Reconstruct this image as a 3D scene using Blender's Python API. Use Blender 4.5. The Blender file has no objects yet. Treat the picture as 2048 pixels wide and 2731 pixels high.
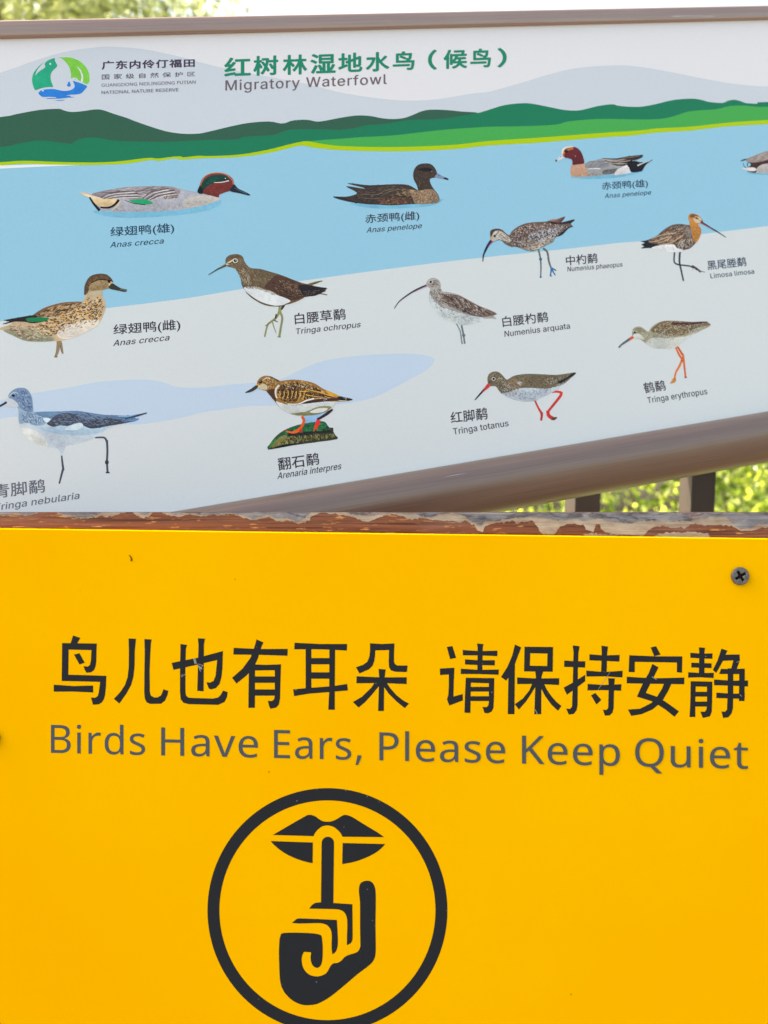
import bpy, bmesh, math, random
import numpy as np
from mathutils import Vector
from mathutils.geometry import delaunay_2d_cdt

random.seed(7)
rng = np.random.default_rng(7)
scene = bpy.context.scene
COL = scene.collection

# ------------------------------------------------------------------ camera, sky, sun, exposure
W, H = 2048.0, 2731.0            # size of the photograph; all print outlines are measured on it
FPX = 3752.0                     # focal length in those pixels
CAM = Vector((0.0, 0.0, 1.25))
cd = bpy.data.cameras.new("camera"); cam = bpy.data.objects.new("camera", cd); COL.objects.link(cam)
cam.location = CAM; cam.rotation_euler = (math.radians(90), 0, 0)
cd.sensor_fit = 'HORIZONTAL'; cd.sensor_width = 24.0
cd.lens = 24.0 * FPX / W
cd.clip_start = 0.01; cd.clip_end = 3000
cd.dof.use_dof = True; cd.dof.focus_distance = 0.83
cd.dof.aperture_fstop = cd.lens / 3.3
scene.camera = cam

SUN_EL, SUN_AZ = math.radians(48), math.radians(-80)    # behind the boards, from the left: their faces are in open shade
world = bpy.data.worlds.new("World"); scene.world = world; world.use_nodes = True
wn = world.node_tree.nodes; wl = world.node_tree.links
sky = wn.new("ShaderNodeTexSky"); sky.sky_type = 'NISHITA'; sky.sun_disc = False
sky.sun_elevation = SUN_EL; sky.sun_rotation = SUN_AZ
sky.air_density = 1.0; sky.dust_density = 5.0; sky.ozone_density = 1.0
wl.new(sky.outputs[0], wn["Background"].inputs[0]); wn["Background"].inputs[1].default_value = 0.15
sd = bpy.data.lights.new("sun", 'SUN'); sd.energy = 5.0; sd.angle = math.radians(0.6); sd.color = (1, .95, .87)
sun = bpy.data.objects.new("sun", sd); COL.objects.link(sun)
sdir = Vector((math.sin(SUN_AZ) * math.cos(SUN_EL), math.cos(SUN_AZ) * math.cos(SUN_EL), math.sin(SUN_EL)))
sun.rotation_euler = sdir.to_track_quat('Z', 'Y').to_euler(); sun.location = (3, 6, 8)
scene.view_settings.view_transform = 'Standard'; scene.view_settings.look = 'None'
scene.view_settings.gamma = 1; scene.view_settings.use_curve_mapping = False
scene.view_settings.exposure = 1.8
scene.view_settings.use_white_balance = True; scene.view_settings.white_balance_temperature = 8100; scene.view_settings.white_balance_tint = 6

# ------------------------------------------------------------------ helpers
def lin(c):
    c = c / 255.0
    return c / 12.92 if c <= .04045 else ((c + .055) / 1.055) ** 2.4
def rgb(t, k=1.0): return tuple(min(.95, lin(x) * k) for x in t) + (1.0,)

KP = 1.07                        # ink reflectance from the colour seen in the photograph
def ray(px, py): return Vector(((px - W / 2) / FPX, 1.0, -(py - H / 2) / FPX))

class Plane:
    """A real plane in the place; turns a measured outline point into a point lying on it."""
    def __init__(s, p0, n):
        s.p0 = p0; s.n = n.normalized()
        if s.n.y > 0: s.n = -s.n
    def at(s, px, py, off=0.0):
        d = ray(px, py)
        t = (s.p0 - CAM + s.n * off).dot(s.n) / d.dot(s.n)
        return CAM + d * t

hdir = ray(9305, -128).normalized()                      # the information board's long edges run this way
up0 = Vector((0, .2, .98)); vdir = (up0 - hdir * up0.dot(hdir)).normalized()
INFO = Plane(CAM + ray(0, 1365) * 0.80, hdir.cross(vdir))
YEL = Plane(Vector((0, .75, 1.25)), Vector((0, -1, 0)))

def tag(o, label=None, cat=None, group=None, kind=None):
    if label: o['label'] = label
    if cat: o['category'] = cat
    if group: o['group'] = group
    if kind: o['kind'] = kind
    return o
def empty(name, loc):
    o = bpy.data.objects.new(name, None); COL.objects.link(o); o.location = loc; o.empty_display_size = .05
    return o
def root_loc(o):
    v = Vector((0, 0, 0))
    while o: v = v + o.location; o = o.parent
    return v
def mesh_obj(name, verts, faces, mat, parent=None, loc=None, colors=None, smooth=False, uvs=None):
    """verts in world space; the object's origin goes to loc (or its parent's origin)"""
    org = root_loc(parent) if parent else (loc or Vector((0, 0, 0)))
    o_loc = Vector((0, 0, 0)) if parent else org
    me = bpy.data.meshes.new(name)
    me.from_pydata([tuple(Vector(v) - org) for v in verts], [], faces)
    if colors is not None:
        a = me.color_attributes.new("Col", 'FLOAT_COLOR', 'CORNER')
        buf = np.empty((len(me.loops), 4), dtype=np.float32); k = 0
        for f, c in zip(me.polygons, colors):
            buf[k:k + f.loop_total] = c; k += f.loop_total
        a.data.foreach_set("color", buf.ravel())
    if uvs is not None:
        u = me.uv_layers.new(name="UVMap")
        for l in me.loops: u.data[l.index].uv = uvs[l.vertex_index]
    if smooth:
        for p in me.polygons: p.use_smooth = True
    me.materials.append(mat); me.update()
    o = bpy.data.objects.new(name, me); COL.objects.link(o); o.location = o_loc
    if parent: o.parent = parent
    return o

def node_mat(name):
    m = bpy.data.materials.new(name); m.use_nodes = True
    return m, m.node_tree.nodes, m.node_tree.links, m.node_tree.nodes["Principled BSDF"]
def new(n, kind, **kw):
    x = n.new(kind)
    for k, v in kw.items():
        if k in x.inputs: x.inputs[k].default_value = v
        else: setattr(x, k, v)
    return x
def mixc(n, l, fac, a, b, mode='MIX'):
    x = n.new("ShaderNodeMix"); x.data_type = 'RGBA'; x.blend_type = mode
    for s, v in ((0, fac), (6, a), (7, b)):
        if hasattr(v, 'is_linked') or hasattr(v, 'links'): l.new(v, x.inputs[s])
        else: x.inputs[s].default_value = v
    return x.outputs[2]
def ramp(n, l, src, stops):
    r = n.new("ShaderNodeValToRGB"); e = r.color_ramp.elements
    while len(e) < len(stops): e.new(.5)
    for el, (p, c) in zip(e, stops): el.position = p; el.color = c
    l.new(src, r.inputs[0]); return r.outputs[0]
def noise(n, l, scale, detail=4, rough=.5, vec=None, dim='3D'):
    x = n.new("ShaderNodeTexNoise"); x.noise_dimensions = dim
    x.inputs["Scale"].default_value = scale; x.inputs["Detail"].default_value = detail; x.inputs["Roughness"].default_value = rough
    if vec is not None: l.new(vec, x.inputs["Vector"])
    return x.outputs[0]
def mapped(n, l, scale, rot=(0, 0, 0), kind='Object'):
    t = n.new("ShaderNodeTexCoord"); m = n.new("ShaderNodeMapping")
    m.inputs["Scale"].default_value = scale; m.inputs["Rotation"].default_value = rot
    l.new(t.outputs[kind], m.inputs[0]); return m.outputs[0]
def bump(n, l, b, h, strength, dist):
    x = n.new("ShaderNodeBump"); x.inputs["Strength"].default_value = strength; x.inputs["Distance"].default_value = dist
    l.new(h, x.inputs["Height"]); l.new(x.outputs[0], b.inputs["Normal"])

def print_mat(name, col, rough=.42, grain=.05, gscale=900, spec=.22):
    """flat printed ink: even colour with a very fine print grain"""
    m, n, l, b = node_mat(name)
    v = noise(n, l, gscale, 3, .6, mapped(n, l, (1, 1, 1)))
    lo = tuple(c * (1 - grain) for c in col[:3]) + (1,); hi = tuple(min(1, c * (1 + grain)) for c in col[:3]) + (1,)
    l.new(ramp(n, l, v, [(.3, lo), (.7, hi)]), b.inputs["Base Color"])
    b.inputs["Roughness"].default_value = rough; b.inputs["Specular IOR Level"].default_value = spec
    return m

# ------------------------------------------------------------------ measured outline tools
CROPS = dict(A=(0, 0, .42194), B=(560, 0, .50633), C=(1300, 0, .45087), D=(200, 430, .30139), E=(860, 400, .24111),
             F=(1440, 370, .24111), G=(1240, 540, .30139), H=(1648, 380, .24111), I=(0, 700, .30139), J=(520, 650, .28933),
             K=(1020, 710, .31344), L=(1620, 830, .18083), M=(0, 1000, .28933), N=(620, 970, .22905), O=(1180, 960, .24111),
             P=(1200, 1080, .51115), Y1=(120, 1660, .42194), Y2=(720, 1660, .42194), Y3=(1348, 1660, .42194),
             R=(540, 2080, .40989), S=(700, 2140, .21700), T=(720, 2380, .19289), W1=(0, 1350, .61724), W2=(1024, 1350, .61724),
             LG=(60, 130, .12055), LT=(240, 140, .19289), X=(0, 0, 1.0), V=(0, 0, 1.2345))
def cp(crop, pts):
    x0, y0, s = CROPS[crop]
    return [(x0 + p[0] * s, y0 + p[1] * s) for p in pts]
def smooth_loop(pts, sub=4):
    n = len(pts); out = []
    for i in range(n):
        p0, p1, p2, p3 = pts[i - 1], pts[i], pts[(i + 1) % n], pts[(i + 2) % n]
        for k in range(sub):
            t = k / sub
            out.append(tuple(.5 * (2 * p1[a] + (p2[a] - p0[a]) * t + (2 * p0[a] - 5 * p1[a] + 4 * p2[a] - p3[a]) * t * t +
                                   (3 * p1[a] - p0[a] - 3 * p2[a] + p3[a]) * t ** 3) for a in (0, 1)))
    return out
def smooth_line(pts, sub=5):
    q = [pts[0]] + list(pts) + [pts[-1]]; out = []
    for i in range(1, len(q) - 2):
        p0, p1, p2, p3 = q[i - 1], q[i], q[i + 1], q[i + 2]
        for k in range(sub):
            t = k / sub
            out.append(tuple(.5 * (2 * p1[a] + (p2[a] - p0[a]) * t + (2 * p0[a] - 5 * p1[a] + 4 * p2[a] - p3[a]) * t * t +
                                   (3 * p1[a] - p0[a] - 3 * p2[a] + p3[a]) * t ** 3) for a in (0, 1)))
    out.append(tuple(pts[-1])); return out
def inside(p, poly):
    x, y = p; c = False; j = len(poly) - 1
    for i in range(len(poly)):
        xi, yi = poly[i]; xj, yj = poly[j]
        if (yi > y) != (yj > y) and x < (xj - xi) * (y - yi) / (yj - yi) + xi: c = not c
        j = i
    return c

def winding(p, lp):
    x, y = p; w = 0
    for i in range(len(lp)):
        (xa, ya), (xb, yb) = lp[i - 1], lp[i]
        c = (xb - xa) * (y - ya) - (x - xa) * (yb - ya)
        if ya <= y < yb and c > 0: w += 1
        elif yb <= y < ya and c < 0: w -= 1
    return w
def fill(loops):
    """triangulate closed outlines; holes run the other way round"""
    flat = [tuple(p) for lp in loops for p in lp]
    if len(loops) == 1 and len(flat) == 4: return flat, [(0, 1, 2), (0, 2, 3)]
    ed, k = [], 0
    for lp in loops:
        n = len(lp); ed += [(k + i, k + (i + 1) % n) for i in range(n)]; k += n
    vo, _, fo, _, _, _ = delaunay_2d_cdt([Vector(p) for p in flat], ed, [], 0, 1e-5)
    vo = [(v.x, v.y) for v in vo]; out = []
    for f in fo:
        c = (sum(vo[i][0] for i in f) / 3, sum(vo[i][1] for i in f) / 3)
        if sum(winding(c, l) for l in loops) != 0: out.append(tuple(f))
    return vo, out

class Ink:
    """Collects printed shapes (outlines measured in photo pixels) that lie on a plane, each a hair above the one before."""
    def __init__(s, plane, crop='X', base=.00003, step=6e-7):
        s.pl = plane; s.crop = crop; s.V = []; s.F = []; s.C = []; s.z = base; s.step = step; s.under = []; s.form = False
    def raw(s, loops, col=None, z=None):
        """loops: outer loop first, then holes, in photo pixels"""
        if z is None: s.z += s.step; z = s.z
        k = len(s.V); flat, tris = fill(loops)
        s.V += [s.pl.at(x, y, z) for x, y in flat]
        for t in tris:
            a, b, c = (flat[i] for i in t)
            if (b[0] - a[0]) * (c[1] - a[1]) - (b[1] - a[1]) * (c[0] - a[0]) > 0: t = t[::-1]
            s.F.append(tuple(k + i for i in t)); s.C.append(col)
    def p(s, col, pts, sm=True, sub=4):
        q = cp(s.crop, pts); s.under.append((pts, col))
        s.raw([smooth_loop(q, sub) if sm else q], rgb(col, KP) if col else None)
        area = abs(sum(pts[i - 1][0] * pts[i][1] - pts[i][0] * pts[i - 1][1] for i in range(len(pts)))) / 2
        if s.form and col and area > 7000 and sum(col) < 690 and not (col[2] > 215 and col[0] < 130): s.tone(pts, col, area)
        return s
    def tone(s, pts, col, area):
        """the printed photograph's own soft tones: many faint strokes, lighter along the back, darker along the belly"""
        xs = [p[0] for p in pts]; ys = [p[1] for p in pts]; y0, y1 = min(ys), max(ys); zb = s.z + s.step
        n = int(min(700, area / 70)); k = 0; tr = 0
        while k < n and tr < n * 12:
            tr += 1; c = (random.uniform(min(xs), max(xs)), random.uniform(y0, y1)); l = random.uniform(9, 22); w = random.uniform(3, 7); a = random.gauss(.25, .45)
            q = [(c[0] - math.cos(a) * l, c[1] - math.sin(a) * l), (c[0] - math.sin(a) * w, c[1] + math.cos(a) * w), (c[0] + math.cos(a) * l, c[1] + math.sin(a) * l), (c[0] + math.sin(a) * w, c[1] - math.cos(a) * w)]
            if not (inside(q[0], pts) and inside(q[2], pts) and inside(c, pts)): continue
            pale = sum(col) > 450
            f = 1.10 - (.15 if pale else .26) * ((c[1] - y0) / (y1 - y0)) ** 1.5 - (.04 if pale else 0) + random.gauss(0, .018 if pale else .05)
            s.raw([cp(s.crop, q)], rgb(tuple(min(250, max(4, v * f)) for v in col), KP), z=zb + (k % 12) * 5e-7); k += 1
        s.z = zb + 12 * 5e-7
    def holes(s, loops, col=None):
        s.raw([cp(s.crop, l) for l in loops], rgb(col, KP) if col else None)
    def line(s, col, w, pts, sm=True):
        """tapered stroke: w one width or (start, end), crop pixels"""
        w0, w1 = w if isinstance(w, tuple) else (w, w)
        q = smooth_line(pts) if sm and len(pts) > 2 else list(pts)
        L, R = [], []; n = len(q)
        for i, (x, y) in enumerate(q):
            a = q[max(0, i - 1)]; b = q[min(n - 1, i + 1)]
            dx, dy = b[0] - a[0], b[1] - a[1]; d = math.hypot(dx, dy) or 1
            h = (w0 + (w1 - w0) * i / (n - 1)) / 2
            L.append((x - dy / d * h, y + dx / d * h)); R.append((x + dy / d * h, y - dx / d * h))
        s.raw([cp(s.crop, L + R[::-1])], rgb(col, KP) if col else None); return s
    def dot(s, col, c, r, ry=None, n=14):
        ry = ry or r
        s.raw([cp(s.crop, [(c[0] + r * math.cos(2 * math.pi * i / n), c[1] + ry * math.sin(2 * math.pi * i / n)) for i in range(n)])], rgb(col, KP) if col else None); return s
    def scatter(s, region, cols, n, ln, wd, ang, jit=.35, curve=0.0):
        """feather marks: n leaf-shaped dashes inside region; ang in degrees (0 = to the right, positive = downwards)"""
        xs = [p[0] for p in region]; ys = [p[1] for p in region]; k = 0; tries = 0
        n = int(n * 1.7); ln *= .85; wd *= .72; zb = s.z + s.step
        while k < n and tries < n * 30:
            tries += 1
            c = (random.uniform(min(xs), max(xs)), random.uniform(min(ys), max(ys)))
            if not inside(c, region): continue
            a = math.radians(ang) + random.gauss(0, jit * .8); l = ln * random.uniform(.6, 1.3) / 2; w = wd * random.uniform(.6, 1.3) / 2
            ux, uy = math.cos(a), math.sin(a); b = curve * l
            pts = [(c[0] - ux * l, c[1] - uy * l), (c[0] - uy * (w + b), c[1] + ux * (w + b)), (c[0] + ux * l, c[1] + uy * l), (c[0] + uy * (w - b), c[1] - ux * (w - b))]
            if not (inside(pts[0], region) and inside(pts[2], region)): continue
            col = random.choice(cols)
            for reg, base in reversed(s.under):                       # marks melt into the plumage colour below them
                if inside(c, reg):
                    t = random.uniform(.35, .7) if sum(base) > 600 else random.uniform(.65, 1); col = tuple(base[i] * (1 - t) + col[i] * t for i in range(3)); break
            s.raw([cp(s.crop, pts)], rgb(col, KP), z=zb + (k % 12) * 5e-7); k += 1
        s.z = zb + 12 * 5e-7; return s
    def build(s, name, mat, parent, label=None):
        o = mesh_obj(name, s.V, s.F, mat, parent, colors=s.C if s.C and s.C[0] is not None else None)
        if label: o['label'] = label
        return o

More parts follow.
